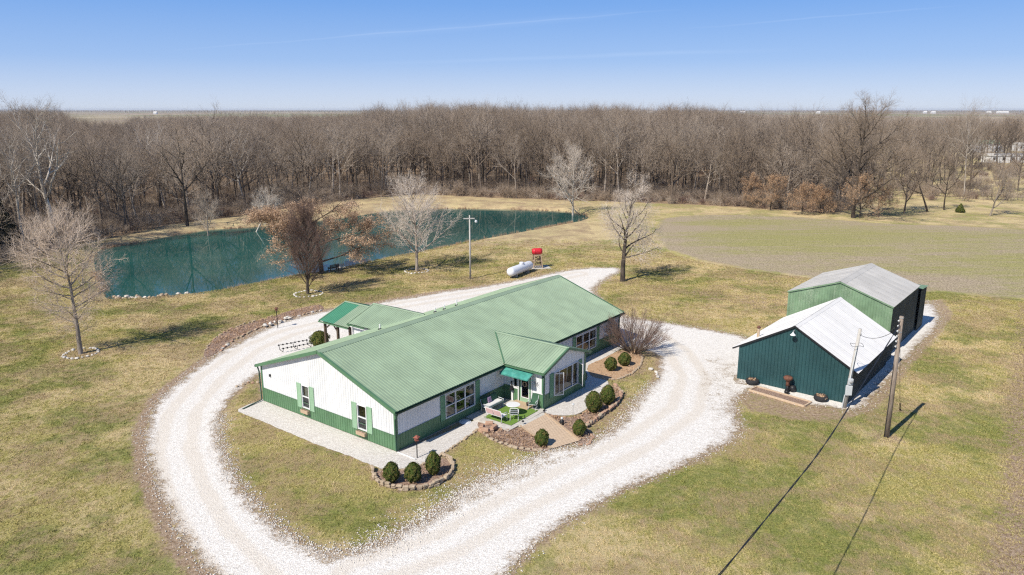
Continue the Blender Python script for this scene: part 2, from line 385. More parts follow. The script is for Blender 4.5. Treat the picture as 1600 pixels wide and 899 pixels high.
def field_mat():
    t = NT('crop_field'); a = .30
    rows = t.noise(1.0, 4, .7, t.mapped((.10,1.4,1), (0,0,-.22)))
    big = t.noise(.05, 4, .6, t.mapped((.45,1.5,1), (0,0,-.22))); fine = t.noise(6, 5, .8); mid = t.noise(.5, 5, .7)
    e = t.attr('edge')
    g = t.mix(t.ramp(fine, .38, .62), (.165,.165,.055), (.46,.42,.175)); b = t.mix(t.ramp(fine, .38, .62), (.20,.155,.105), (.55,.455,.32))
    f = t.math('ADD', t.math('MULTIPLY', big, .9), t.math('MULTIPLY', rows, .35)); f = t.math('ADD', f, t.math('MULTIPLY', mid, .4))
    f = t.math('SUBTRACT', f, t.math('MULTIPLY', t.ramp(e, 0, 16), .16))
    col = t.mix(t.ramp(f, .60, .88), g, b)
    ln_ = t.noise(1.0, 3, .6, t.mapped((.05,3.2,1), (0,0,-.22))); col = t.mix(t.math('MULTIPLY', t.ramp(ln_, .50, .62), .7), col, b)
    gc, _ = grass_nodes(t); ef = t.math('ADD', e, t.math('MULTIPLY', t.math('SUBTRACT', t.noise(.35, 6, .75), .5), 5)); col = t.mix(t.ramp(ef, 1.6, .2), col, gc)
    t.bump(t.math('ADD', fine, rows), .5, .12); return t.out(col, .95, spec=.08)
M['field'] = field_mat()
def turf():
    t = NT('artificial_turf'); f = t.noise(30, 3, .8); t.bump(f, .5, .02)
    return t.out(t.mix(t.ramp(f, .3, .7), (.10,.19,.035), (.20,.31,.07)), .9, spec=.1)
M['turf'] = turf()
def water():
    t = NT('pond_water'); t.b.inputs['IOR'].default_value = 1.33
    f = t.noise(.06, 3); col = t.mix(t.ramp(f, .3, .7), (.010,.070,.062), (.020,.105,.090))
    w = t.noise(1.6, 4, .6, t.mapped((1,.45,1), (0,0,.5))); t.bump(w, .03, .04)
    return t.out(col, .02, 0, .6)
M['water'] = water()

# ------------------------------------------------------------------ plan geometry helpers
def sdf(P, poly):
    """signed distance of points (n,2) to a polygon: negative inside"""
    P = np.asarray(P, np.float64); poly = np.asarray(poly, np.float64); n = len(poly)
    d2 = np.full(len(P), 1e18); ins = np.zeros(len(P), bool)
    for i in range(n):
        a = poly[i]; b = poly[(i+1) % n]; e = b-a; w = P-a
        tt = np.clip((w @ e)/max(e @ e, 1e-9), 0, 1); q = w - tt[:,None]*e
        d2 = np.minimum(d2, (q*q).sum(1))
        c = (a[1] > P[:,1]) != (b[1] > P[:,1])
        with np.errstate(divide='ignore', invalid='ignore'):
            xi = (b[0]-a[0])*(P[:,1]-a[1])/(b[1]-a[1]+1e-12)+a[0]
        ins ^= c & (P[:,0] < xi)
    d = np.sqrt(d2); return np.where(ins, -d, d)
def dist_line(P, line):
    P = np.asarray(P, np.float64); line = np.asarray(line, np.float64); d2 = np.full(len(P), 1e18)
    for a, b in zip(line[:-1], line[1:]):
        e = b-a; w = P-a; tt = np.clip((w @ e)/max(e @ e, 1e-9), 0, 1); q = w - tt[:,None]*e
        d2 = np.minimum(d2, (q*q).sum(1))
    return np.sqrt(d2)
def smooth_poly(pts, step=.5, closed=True, jit=0, seed=1):
    """Catmull-Rom through the points, resampled, with an uneven edge"""
    rr = random.Random(seed); pts = [Vector(p) for p in pts]; n = len(pts); out = []
    rng = range(n) if closed else range(n-1)
    for i in rng:
        if closed: p0, p1, p2, p3 = pts[i-1], pts[i], pts[(i+1) % n], pts[(i+2) % n]
        else: p0, p1, p2, p3 = pts[max(i-1,0)], pts[i], pts[i+1], pts[min(i+2,n-1)]
        m = max(1, int((p2-p1).length/step))
        for k in range(m):
            t = k/m
            q = .5*((2*p1)+(p2-p0)*t+(2*p0-5*p1+4*p2-p3)*t*t+(3*p1-p0-3*p2+p3)*t*t*t)
            out.append((q.x + rr.uniform(-jit, jit), q.y + rr.uniform(-jit, jit)))
    if not closed: out.append(tuple(pts[-1]))
    return out
def sheet(name, outline, mat, z, holes=(), grid=1.0, track=None, edge_to=None):
    """flat sheet filling an outline (with holes), with inner points that carry edge and track distances"""
    vs = [Vector(p) for p in outline]; ed = [(i, (i+1) % len(outline)) for i in range(len(outline))]
    for h in holes:
        b = len(vs); vs += [Vector(p) for p in h]; ed += [(b+i, b+(i+1) % len(h)) for i in range(len(h))]
    A = np.array([tuple(v) for v in vs]); x0, y0 = A.min(0); x1, y1 = A.max(0)
    gx, gy = np.meshgrid(np.arange(x0+grid/2, x1, grid), np.arange(y0+grid/2, y1, grid)); G = np.stack([gx.ravel(), gy.ravel()], 1)
    s = sdf(G, outline)
    for h in holes: s = np.maximum(s, -sdf(G, h))
    G = G[s < -grid*.35]; vs += [Vector(p) for p in G]
    v2, e2, f2, *_ = delaunay_2d_cdt(vs, ed, [], 0, 1e-5)
    V = np.array([(v.x, v.y) for v in v2]); F = np.array([f for f in f2 if len(f) == 3])
    c = V[F].mean(1); s = sdf(c, outline)
    for h in holes: s = np.maximum(s, -sdf(c, h))
    F = F[s < 0]
    a, b, cc = V[F[:,0]], V[F[:,1]], V[F[:,2]]
    cr = (b[:,0]-a[:,0])*(cc[:,1]-a[:,1])-(b[:,1]-a[:,1])*(cc[:,0]-a[:,0]); F[cr < 0] = F[cr < 0][:, ::-1]
    me = np_mesh(name, np.c_[V, np.full(len(V), z)], tris=F)
    if edge_to is not False:
        e = -sdf(V, outline)
        for h in holes: e = np.minimum(e, sdf(V, h))
        at = me.attributes.new('edge', 'FLOAT', 'POINT'); at.data.foreach_set('value', np.maximum(e, 0).astype(np.float32))
    if track is not None:
        tr = np.zeros(len(V))
        for ln in track:
            d = dist_line(V, ln); tr = np.maximum(tr, np.exp(-((d-.9)/.5)**2))
        at = me.attributes.new('track', 'FLOAT', 'POINT'); at.data.foreach_set('value', tr.astype(np.float32))
    o = link(name, me, mat=mat); o['kind'] = 'structure'; return o

# ------------------------------------------------------------------ the lie of the land (metres, camera above the origin)
WATER_Z = -0.6
POND = [(-44.72,80.93),(-47.99,85.17),(-53.46,93.89),(-59.72,104.46),(-62.46,110.91),(-61.77,115.27),(-58.73,121.82),(-53.64,130.56),(-48.71,132.75),(-44.79,135.01),(-39.00,139.76),(-32.99,145.73),(-28.72,152.21),(-24.50,156.68),(-13.83,159.27),(-5.51,158.75),(2.73,157.19),(10.75,154.66),(14.64,150.30),(14.81,146.62),(13.02,142.26),(7.07,135.01),(0.00,127.06),(-6.31,119.97),(-10.98,113.60),(-14.41,109.10),(-18.51,104.93),(-22.45,99.54),(-24.62,95.84),(-28.81,92.75),(-31.71,89.16),(-34.93,85.17),(-37.18,83.31),(-40.93,81.81)]
DRIVE = [(-11.11,28.09),(-13.52,29.27),(-15.93,31.85),(-18.19,34.97),(-20.76,38.83),(-23.16,43.04),(-24.58,46.51),(-25.54,50.27),(-25.61,54.77),(-25.30,59.73),(-24.37,64.03),(-23.68,67.23),(-22.46,70.28),(-20.82,72.39),(-18.74,74.61),(-16.32,75.90),(-13.31,78.34),(-10.08,80.62),(-7.38,82.73),(-3.77,84.63),(0.00,87.62),(3.21,90.46),(6.62,93.48),(10.14,95.46),(13.68,95.46),(13.91,93.48),(12.44,90.46),(10.67,86.94),(9.44,82.73),(10.23,76.16),(11.92,71.67),(14.51,70.06),(17.25,68.29),(19.80,66.40),(21.47,64.81),(21.54,59.07),(19.04,53.10),(17.38,51.52),(16.04,49.55),(15.39,47.05),(15.08,45.16),(14.18,43.51),(12.38,41.78),(10.41,40.09),(8.44,38.67),(6.16,36.91),(4.03,34.97),(2.23,32.97),(0.76,31.10),(-0.14,29.27),(-0.55,27.66),(-5.31,26.63)]
ISLE = [(-19.88,55.35),(-20.26,53.10),(-20.34,50.27),(-19.93,47.26),(-19.14,44.76),(-17.59,41.43),(-15.43,37.92),(-13.53,35.29),(-11.59,33.14),(-9.96,31.63),(-8.85,31.10),(-7.73,31.10),(-6.21,32.01),(-4.84,33.43),(-3.40,35.55),(-1.97,37.70),(-0.37,39.14),(1.54,40.92),(2.44,41.87),(4.18,42.40),(5.97,43.98),(7.57,46.51),(9.29,50.27),(10.79,53.37),(12.01,57.15),(12.29,59.73),(11.20,61.64),(9.80,61.64)]
HOUSE_PLAN = [(-7.05,41.59),(9.61,63.66),(-1.15,71.79),(-17.81,49.72)]
ISLE_FULL = ISLE[:-1] + [(9.9,64.0),(-1.15,71.79),(-17.81,49.72)]
TRACKS = [[(-11.26,28.54),(-14.71,32.29),(-17.76,36.64),(-20.71,41.69),(-22.75,47.59),(-23.49,54.49),(-22.96,61.64),(-21.00,66.40),(-17.66,70.06),(-12.28,76.16),(-5.76,80.62),(1.52,85.60),(8.56,91.95)], [(-6.90,29.27),(-3.08,31.74),(0.00,35.29),(3.68,38.83),(8.07,43.04),(12.06,48.15),(14.25,54.49),(14.37,60.76),(12.90,66.40),(11.14,70.74)]]
FIELD = [(29.76,142.42),(25.70,132.65),(23.18,121.47),(22.52,111.42),(23.79,103.80),(27.59,97.53),(31.46,93.48),(35.98,90.10),(40.82,86.60),(46.47,82.73),(51.83,80.62),(57.88,76.97),(80.76,59.07),(194.11,91.20),(146.37,103.80),(107.69,111.42),(92.14,125.44),(81.03,132.65),(72.57,134.18),(65.03,138.19),(57.37,143.30),(48.55,146.92),(39.85,147.85)]
FOREST_LINE = [(-66.98,48.15),(-71.17,75.64),(-69.54,98.38),(-67.70,103.80),(-67.52,113.08),(-64.47,122.76),(-62.51,132.65),(-57.26,139.85),(-51.42,147.85),(-47.63,156.79),(-37.16,171.71),(-23.82,183.77),(-6.12,176.87),(7.48,172.97),(14.76,170.46),(29.11,168.03),(42.48,163.35),(52.05,157.84),(63.78,149.75)]
FOREST_POLY = FOREST_LINE + [(72,156),(235,470),(-420,470),(-420,40)]
SHED_BARE = [(17.41,53.37),(16.15,49.91),(16.30,48.15),(17.93,47.05),(19.78,46.19),(22.50,46.51),(25.45,48.15),(32.14,56.69),(40.21,66.40),(45.31,73.11),(47.25,78.90),(45.67,78.34),(40.13,69.61),(32.30,59.07),(23.44,48.15)]
ROCKY = [(45.67,78.34),(43.86,73.11),(40.31,67.44),(35.28,61.64),(30.10,55.20),(26.35,50.52),(23.74,47.82),(23.13,48.15),(20.16,49.55),(18.14,52.57),(17.09,53.10),(17.96,55.20),(21.99,54.49),(28.54,59.07),(38.20,70.74),(43.96,76.97)]
FSTRIP = [(54.23,75.64),(42.86,59.07),(35.28,48.15),(30.06,40.42),(26.13,34.65),(23.40,31.21),(21.86,29.27),(19.64,26.63),(27.78,25.11),(74.56,75.64)]
DAMP = [(27.22,93.09),(32.10,90.46),(35.82,87.62),(37.54,84.31),(32.80,83.67),(28.29,85.93)]
def grid_axis(lo, hi, step, far, grow=1.13):
    a = list(np.arange(lo, hi+1e-6, step)); s = step; x = a[-1]
    while x < far: s *= grow; x += s; a.append(x)
    s = step; x = a[0]; left = []
    while x > -far: s *= grow; x -= s; left.append(x)
    return np.array(left[::-1] + a)
gx = grid_axis(-75, 75, .6, 14000); gy = grid_axis(16, 175, .6, 14000)
GX, GY = np.meshgrid(gx, gy); P2 = np.stack([GX.ravel(), GY.ravel()], 1)
near = (np.abs(P2[:,0]) < 300) & (P2[:,1] > -50) & (P2[:,1] < 420)
def near_sdf(poly, big=999.):
    s = np.full(len(P2), big); s[near] = sdf(P2[near], poly); return s
pond_s = near_sdf(smooth_poly(POND, 2))
def sstep(x, a, b): t = np.clip((x-a)/(b-a), 0, 1); return t*t*(3-2*t)
z = -0.75 + .75*sstep(pond_s, -.6, 3.2); z = np.where(pond_s < -.6, -.75 - .6*sstep(-pond_s, .6, 5), z)
far_r = np.hypot(P2[:,0], P2[:,1])
rise = .25*np.sin(P2[:,0]*.021+1)*np.cos(P2[:,1]*.017)*sstep(pond_s, 4, 30)*sstep(P2[:,1], 110, 170)
z = z + rise
nY, nX = GX.shape; ii = np.arange(nY*nX).reshape(nY, nX)
Q = np.stack([ii[:-1,:-1], ii[:-1,1:], ii[1:,1:], ii[1:,:-1]], -1).reshape(-1, 4)
me = np_mesh('ground', np.c_[P2, z], quads=Q, smooth=True)
def setattr_(me, n, v): me.attributes.new(n, 'FLOAT', 'POINT').data.foreach_set('value', v.astype(np.float32))
ds = near_sdf(DRIVE); isl = near_sdf(ISLE_FULL)
rim = np.where(isl < 0, np.abs(isl), ds)                      # distance outside the gravel
outer = dist_line(P2[near], DRIVE[:20]); od = np.full(len(P2), 99.); od[near] = outer
soil = np.exp(-np.maximum(rim, 0)/.8)*.75 + np.exp(-np.maximum(od-.1, 0)/.6)*.8*(ds > 0)
soil = np.maximum(soil, .66*np.exp(-np.maximum(near_sdf(SHED_BARE), 0)/.4))
soil = np.maximum(soil, .80*np.exp(-np.maximum(near_sdf(FSTRIP), 0)/1.6)); soil = np.maximum(soil, .55*np.exp(-np.maximum(near_sdf(DAMP), 0)/2.5))
soil = np.maximum(soil, .35*np.exp(-np.abs(near_sdf(FIELD))/1.6))
BARE = [(23.93,43.7,1.7),(27.1,48.1,1.2),(-36.9,60.2,2.6),(-23.1,81.2,2.2),(-12.3,93.5,2.0),(13.5,87.6,3.0),(-5.1,89.0,2.2),(1.5,91.0,4.5),(27.5,77.5,5.0),(22.0,80.5,4.0),(33,76,3.5),(17,84,3)]
for (bx, by, br) in BARE:
    d = np.hypot(P2[:,0]-bx, P2[:,1]-by); soil = np.maximum(soil, .66*(1-sstep(d, br*.3, br*1.3)))
bedsoil = np.minimum.reduce([near_sdf(b_) for b_ in ([(-17.98,50.03),(-18.43,49.31),(-18.96,48.50),(-18.99,47.82),(-17.31,46.51),(-14.51,44.37),(-11.94,42.40),(-9.85,41.01),(-8.29,39.85),(-7.20,39.21),(-5.99,39.61),(-5.02,40.26),(-3.94,41.87),(-2.67,43.98),(-1.61,45.57)], [(-8.05,38.98),(-7.74,38.07),(-7.11,37.34),(-6.16,36.91),(-5.10,36.91),(-4.20,37.41),(-3.57,38.37),(-3.43,39.37),(-3.65,40.26),(-4.15,40.75)], [(-2.23,45.98),(-1.99,44.37),(-1.30,43.23),(-0.40,42.40),(0.59,41.78),(1.76,41.61),(4.14,41.96),(5.16,43.04),(7.65,47.05),(8.63,50.52),(7.91,53.10),(6.32,55.20)], [(6.22,57.15),(7.50,58.74),(9.31,60.93),(10.72,61.46),(11.42,59.73),(10.97,57.15),(9.60,54.49),(7.91,53.10)])])
soil = np.maximum(soil, .66*np.exp(-np.maximum(bedsoil, 0)/.75)); soil = np.maximum(soil, (isl < 0)*.50*np.exp(-np.abs(isl)/1.3)); soil = np.maximum(soil, .37*(isl < 0))
shore = np.exp(-np.maximum(pond_s, 0)/2.2)
straw = .22*shore; straw = np.maximum(straw, .07*sstep(P2[:,1], 68, 95)); straw = np.maximum(straw, .10*(P2[:,0] > 12)*sstep(P2[:,1], 58, 75)); straw = np.maximum(straw, .10*(1-sstep(np.abs(near_sdf(FIELD, 999)), 3, 12)))
green = .16*(isl < -.8)*(1-sstep(-isl, 14, 24))*sstep(-isl, .5, 2.5)
green = green + .04*(P2[:,1] > 30)*(P2[:,1] < 48)*(P2[:,0] > 5)*(P2[:,0] < 22) 
side = -sdf(P2, FOREST_POLY); litter = sstep(side, -5, 4)*1.0
farshore = (P2[:,1] > 112) & (side < 2) & (pond_s < 45) & (P2[:,0] < 14); litter = np.maximum(litter, .42*farshore)
straw = np.maximum(straw, .30*farshore)
far = sstep(far_r, 330, 520)
for k, v in (('soil', soil), ('straw', straw), ('green', green), ('litter', litter*(1-far)), ('far', far)): setattr_(me, k, v)
pass
ground = link('ground', me, mat=M['ground']); ground['kind'] = 'structure'

drive_out = smooth_poly(DRIVE, .35, jit=.10, seed=3); isle_out = smooth_poly(ISLE, .35, closed=False, jit=.10, seed=4)
isle_hole = isle_out + [(9.4,63.4),(-1.15,71.6),(-17.6,49.8)]
drive = sheet('driveway', drive_out, M['gravel'], .010, [isle_hole], .42, TRACKS)
dv = drive.data; nn_ = len(dv.vertices); co = np.empty(nn_*3, np.float32); dv.vertices.foreach_get('co', co); co = co.reshape(-1,3)[:,:2]
SHOULDER = [(-10.10,31.47),(-7.88,31.10),(-6.21,32.01),(-4.84,33.43),(-3.40,35.49),(-1.97,37.56),(0.00,38.83),(1.91,40.42),(4.14,41.96),(6.05,43.04),(3.85,40.84),(1.85,38.98),(-0.35,37.20),(-2.03,35.29),(-3.58,33.73),(-5.01,32.29),(-6.61,30.79),(-8.80,29.94),(-10.64,31.21),(-13.01,33.73),(-11.79,32.97)]
SHEDSIDE = [(16.15,59.07),(19.09,59.90),(17.57,53.10),(15.30,47.05),(14.75,44.47),(12.47,42.13),(13.55,47.05),(14.16,53.10)]
dirt = np.maximum(.60*(1-sstep(sdf(co, SHOULDER), -.5, .9)), .46*(1-sstep(sdf(co, SHEDSIDE), -.5, 1.2)))
dirt = np.maximum(dirt, .30*np.exp(-dist_line(co, DRIVE[2:16])/.7)); dirt = np.maximum(dirt, .30*np.exp(-dist_line(co, ISLE[2:12])/.9))
dv.attributes.new('dirt', 'FLOAT', 'POINT').data.foreach_set('value', dirt.astype(np.float32))
APRON1 = [(-17.98,50.03),(-18.43,49.31),(-18.96,48.50),(-18.99,47.82),(-17.31,46.51),(-14.51,44.37),(-11.94,42.40),(-9.85,41.01),(-8.29,39.85),(-7.20,39.21),(-5.99,39.61),(-5.02,40.26),(-3.94,41.87),(-2.67,43.98),(-1.61,45.57),(-2.25,46.51),(-0.45,49.07),(-4.28,45.98),(-6.99,41.52)]
APRON2 = [(2.27,47.93),(3.50,47.05),(4.77,47.59),(6.00,49.91),(7.27,52.70),(7.21,54.20),(6.32,55.20),(6.12,56.69),(7.50,58.74),(9.36,61.28),(11.05,63.46),(10.30,65.00),(9.63,64.03),(6.19,59.07),(5.85,54.49),(5.07,52.43)]
ap1 = sheet('gravel_path', smooth_poly(APRON1[:16], .3, False, .04, 5)+[(-6.9,41.6)], M['gravel_pale'], .020, (), 1.0, edge_to=False)
ap2 = sheet('gravel_path', smooth_poly(APRON2, .35, True, .03, 6), M['gravel_pale'], .020, (), 1.0, edge_to=False)
rocky = sheet('gravel_apron', smooth_poly(ROCKY, .4, True, .12, 8), M['gravel'], .016, (), 1.0, [])
BED1 = [(-8.05,38.98),(-7.74,38.07),(-7.11,37.34),(-6.16,36.91),(-5.10,36.91),(-4.20,37.41),(-3.57,38.37),(-3.43,39.37),(-3.65,40.26),(-4.15,40.75),(-4.71,40.26),(-5.43,39.61),(-6.31,39.21),(-7.19,39.14)]
BED2 = [(-2.23,45.98),(-1.99,44.37),(-1.30,43.23),(-0.40,42.40),(0.59,41.78),(1.76,41.61),(2.45,41.96),(1.55,43.60),(0.76,45.06),(0.00,44.76),(-0.93,45.16)]
BED3 = [(2.33,47.26),(2.97,47.05),(3.82,46.72),(4.72,47.05),(5.65,48.84),(7.13,52.30),(7.84,52.57),(8.08,51.27),(7.70,49.55),(7.06,48.15),(6.37,47.26),(5.46,45.78),(4.83,44.96),(5.14,43.60),(4.72,42.58),(4.18,42.86),(3.34,44.76)]
BED4 = [(6.22,57.15),(7.50,58.74),(9.31,60.93),(10.72,61.46),(11.10,59.73),(10.60,57.47),(9.51,55.20),(8.02,53.93),(6.72,54.20),(6.16,55.06)]
BED5 = [(-26.43,60.24),(-27.13,64.42),(-26.41,68.08),(-25.23,70.06),(-24.17,71.67),(-23.20,73.85),(-21.69,75.64),(-20.54,76.43),(-19.74,74.61),(-20.95,72.87),(-22.42,71.20),(-23.62,68.94),(-24.61,66.40),(-25.32,63.46),(-25.42,60.76),(-25.71,59.40)]
for b, m, s_ in ((BED1,'mulch',11),(BED2,'mulch',12),(BED3,'mulch',13),(BED4,'mulch_tan',14),(BED5,'mulch',15)):
    sheet('mulch_bed', smooth_poly(b, .3, True, .03, s_), M[m], .028, (), .8, edge_to=False)
field = sheet('crop_field', smooth_poly(FIELD, 1.2, True, .35, 16), M['field'], .30 if False else .012, (), 4.0)
fz = field.data; n = len(fz.vertices); co = np.empty(n*3, np.float32); fz.vertices.foreach_get('co', co); co = co.reshape(-1,3)
co[:,2] += .25*np.sin(co[:,0]*.021+1)*np.cos(co[:,1]*.017)*sstep(sdf(co[:,:2], POND), 4, 30)*sstep(co[:,1], 110, 170); co[:,2] += .02
fz.vertices.foreach_set('co', co.ravel()); fz.update()
pond = sheet('pond_water', [(x, y) for x, y in smooth_poly(POND, 2)], M['water'], WATER_Z, (), 4.0, edge_to=False)
# widen the water a little so that the bank, not the sheet's rim, draws the shoreline
pv = pond.data; n = len(pv.vertices); co = np.empty(n*3, np.float32); pv.vertices.foreach_get('co', co); co = co.reshape(-1,3)
PO = np.array(smooth_poly(POND, 2)); PC = PO.mean(0); 
dd = sdf(co[:,:2], PO); edge_pts = np.abs(dd) < .05
for i in np.where(edge_pts)[0]:
    j = np.argmin(((PO-co[i,:2])**2).sum(1)); t_ = PO[(j+1) % len(PO)]-PO[j-1]; nn = np.array([t_[1], -t_[0]]); nn /= np.hypot(*nn)+1e-9
    if sdf((co[i,:2]+nn*.3)[None], PO)[0] < 0: nn = -nn
    co[i,:2] += nn*.5
pv.vertices.foreach_set('co', co.ravel()); pv.update()
def gz(x, y):
    s = sdf([(x, y)], POND)[0]
    zz = -.75 + .75*float(sstep(np.array(s), -.6, 3.2))
    return zz + .25*math.sin(x*.021+1)*math.cos(y*.017)*float(sstep(np.array(s), 4, 30))*float(sstep(np.array(y), 110, 170))

# loose stones at the gravel edges: nobody could count them
def icos():
    t = (1+5**.5)/2
    v = np.array([(-1,t,0),(1,t,0),(-1,-t,0),(1,-t,0),(0,-1,t),(0,1,t),(0,-1,-t),(0,1,-t),(t,0,-1),(t,0,1),(-t,0,-1),(-t,0,1)])/math.hypot(1,t)
    f = np.array([(0,11,5),(0,5,1),(0,1,7),(0,7,10),(0,10,11),(1,5,9),(5,11,4),(11,10,2),(10,7,6),(7,1,8),(3,9,4),(3,4,2),(3,2,6),(3,6,8),(3,8,9),(4,9,5),(2,4,11),(6,2,10),(8,6,7),(9,8,1)])
    return v, f
OCTV = np.array([(1,0,0),(0,1,0),(-1,0,0),(0,-1,0),(0,0,1),(0,0,-1)], float); OCTF = np.array([(0,1,4),(1,2,4),(2,3,4),(3,0,4),(1,0,5),(2,1,5),(3,2,5),(0,3,5)])
def pebbles(name, pts, sizes, mat, seed=0):
    rg = np.random.default_rng(seed); n = len(pts)
    sc = sizes[:,None]*np.stack([rg.uniform(.7,1.3,n), rg.uniform(.6,1.2,n), rg.uniform(.4,.8,n)], 1)
    a = rg.uniform(0, 2*PI, n); V = OCTV[None]*sc[:,None,:]*rg.uniform(.75,1.2,(n,6,1))
    c, s = np.cos(a)[:,None], np.sin(a)[:,None]
    X = V[...,0]*c-V[...,1]*s; Y = V[...,0]*s+V[...,1]*c
    V = np.stack([X+pts[:,0:1], Y+pts[:,1:2], V[...,2]+pts[:,2:3]], -1).reshape(-1,3)
    F = (OCTF[None]+np.arange(n)[:,None,None]*6).reshape(-1,3)
    me = np_mesh(name, V, tris=F); o = link(name, me, mat=mat); o['kind'] = 'stuff'; return o
rg = np.random.default_rng(5)
def along(poly, n, spread, closed=True):
    A = np.array(poly); 
    if closed: A = np.r_[A, A[:1]]
    L = np.hypot(*(A[1:]-A[:-1]).T); i = rg.choice(len(L), n, p=L/L.sum()); t = rg.uniform(0,1,n)[:,None]
    return A[i]*(1-t)+A[i+1]*t + rg.normal(0, spread, (n,2))
def vis(P): return P[(P[:,1] > 26) & (np.abs(P[:,0]) < P[:,1]*.75+3)]
E1 = vis(np.r_[along(drive_out, 5500, .30), along(ISLE[3:24], 5000, .32, False), along(ISLE[11:18], 2500, .8, False), along(ROCKY, 1500, .5)])
E1 = E1[sdf(E1, HOUSE_PLAN) > .6]
o = pebbles('loose_gravel', np.c_[E1, np.full(len(E1), .02)], rg.uniform(.018, .06, len(E1)), M['white_stone'], 2); tag(o, 'loose white gravel scattered along the edges of the driveway', 'gravel')

# ------------------------------------------------------------------ buildings: ribbed sheets, windows, trims
class Plane:
    def __init__(s, O, S_, T, N): s.O, s.S, s.T, s.N = Vector(O), Vector(S_), Vector(T), Vector(N)
    def p(s, a, b, n=0): return s.O + s.S*a + s.T*b + s.N*n
def obox(mb, pl, s0, s1, t0, t1, n0, n1):
    vs = [pl.p(s0,t0,n0),pl.p(s1,t0,n0),pl.p(s1,t1,n0),pl.p(s0,t1,n0),pl.p(s0,t0,n1),pl.p(s1,t0,n1),pl.p(s1,t1,n1),pl.p(s0,t1,n1)]
    return mb.add(vs, [(3,2,1,0),(4,5,6,7),(0,1,5,4),(1,2,6,5),(2,3,7,6),(3,0,4,7)])
def ribbed(parent, name, mat, pl, s0, s1, tlo, thi, openings=(), breaks=(), pw=.9144, sp=.2286, rh=.022, rw=.05, n0=0, collect=None, kind=None):
    """separate ribbed sheets side by side along S; tlo / thi are numbers or functions of s"""
    lo = tlo if callable(tlo) else (lambda s: tlo); hi = thi if callable(thi) else (lambda s: thi)
    objs = []; a = s0; k = 0
    while a < s1-1e-4:
        b = min(a+pw, s1)
        if s1-b < .12: b = s1
        lap = .004*(k % 2); cuts = {a, b}
        r = a + sp/2
        while r < b-rw:
            cuts |= {r-rw/2, r-rw/4, r+rw/4, r+rw/2}; r += sp
        for x in breaks:
            if a < x < b: cuts.add(x)
        for o in openings:
            for x in o[:2]:
                if a < x < b: cuts.add(x)
        cuts = sorted(cuts)
        def h(s):
            d = ((s-a) % sp)-sp/2; d = abs(d)
            if d <= rw/4+1e-6: return rh
            if d >= rw/2-1e-6: return 0
            return rh*(1-(d-rw/4)/(rw/4))
        mb = MB()
        for x, y in zip(cuts[:-1], cuts[1:]):
            m = (x+y)/2; rng = [(lo, hi)]
            for o in openings:
                if o[0] <= m <= o[1]:
                    o2, o3 = o[2], o[3]; rng = [(lo, lambda s, v=o2: v), (lambda s, v=o3: v, hi)]
            for l, u in rng:
                if u(m) - l(m) < .01: continue
                mb.add([pl.p(x, l(x), n0+h(x)+lap), pl.p(y, l(y), n0+h(y)+lap), pl.p(y, u(y), n0+h(y)+lap), pl.p(x, u(x), n0+h(x)+lap)], [(0,1,2,3)])
        if mb.f: objs.append(mb.build(name, mat, parent))
        a = b; k += 1
    return objs
def window(parent, pl, s0, s1, t0, t1, cols, rows, n=.05, bar=.035, frame=.055, mat='white_trim', name='window', blinds=()):
    mb = MB()
    for a, b, c, d in ((s0,s1,t0,t0+frame),(s0,s1,t1-frame,t1),(s0,s0+frame,t0+frame,t1-frame),(s1-frame,s1,t0+frame,t1-frame)): obox(mb, pl, a, b, c, d, -.09, n)
    w = mb.build(name, M[mat], parent)
    i0, i1, j0, j1 = s0+frame, s1-frame, t0+frame, t1-frame
    for c in range(1, cols):
        x = i0+(i1-i0)*c/cols; obox(MB(), pl, x-bar, x+bar, j0, j1, -.05, n-.006).build('mullion', M[mat], w)
    for r_ in range(1, rows):
        y = j0+(j1-j0)*r_/rows
        for c in range(cols):
            xa = i0+(i1-i0)*c/cols+(bar if c else 0); xb = i0+(i1-i0)*(c+1)/cols-(bar if c < cols-1 else 0)
            obox(MB(), pl, xa, xb, y-bar*.8, y+bar*.8, -.05, n-.012).build('transom', M[mat], w)
    for c in range(cols):
        for r_ in range(rows):
            xa, xb = i0+(i1-i0)*c/cols, i0+(i1-i0)*(c+1)/cols; ya, yb = j0+(j1-j0)*r_/rows, j0+(j1-j0)*(r_+1)/rows
            m = MB(); m.add([pl.p(xa,ya,-.02),pl.p(xb,ya,-.02),pl.p(xb,yb,-.02),pl.p(xa,yb,-.02)], [(0,1,2,3)]); m.build('pane', M['glass'], w)
    for (a, b, c, d) in blinds:
        obox(MB(), pl, a, b, c, d, -.14, -.12).build('curtain', M['curtain'], w)
    return w
def shutter(parent, pl, s0, s1, t0, t1, mat):
    sh = obox(MB(), pl, s0, s1, t0, t1, .028, .05); fr = .05
    obox(sh, pl, s0, s0+fr, t0, t1, .0505, .062); obox(sh, pl, s1-fr, s1, t0, t1, .0505, .062)
    for t in (t0, (t0+t1)/2-fr/2, t1-fr): obox(sh, pl, s0+fr, s1-fr, t, t+fr, .0505, .062)
    return sh.build('shutter', M[mat], parent)

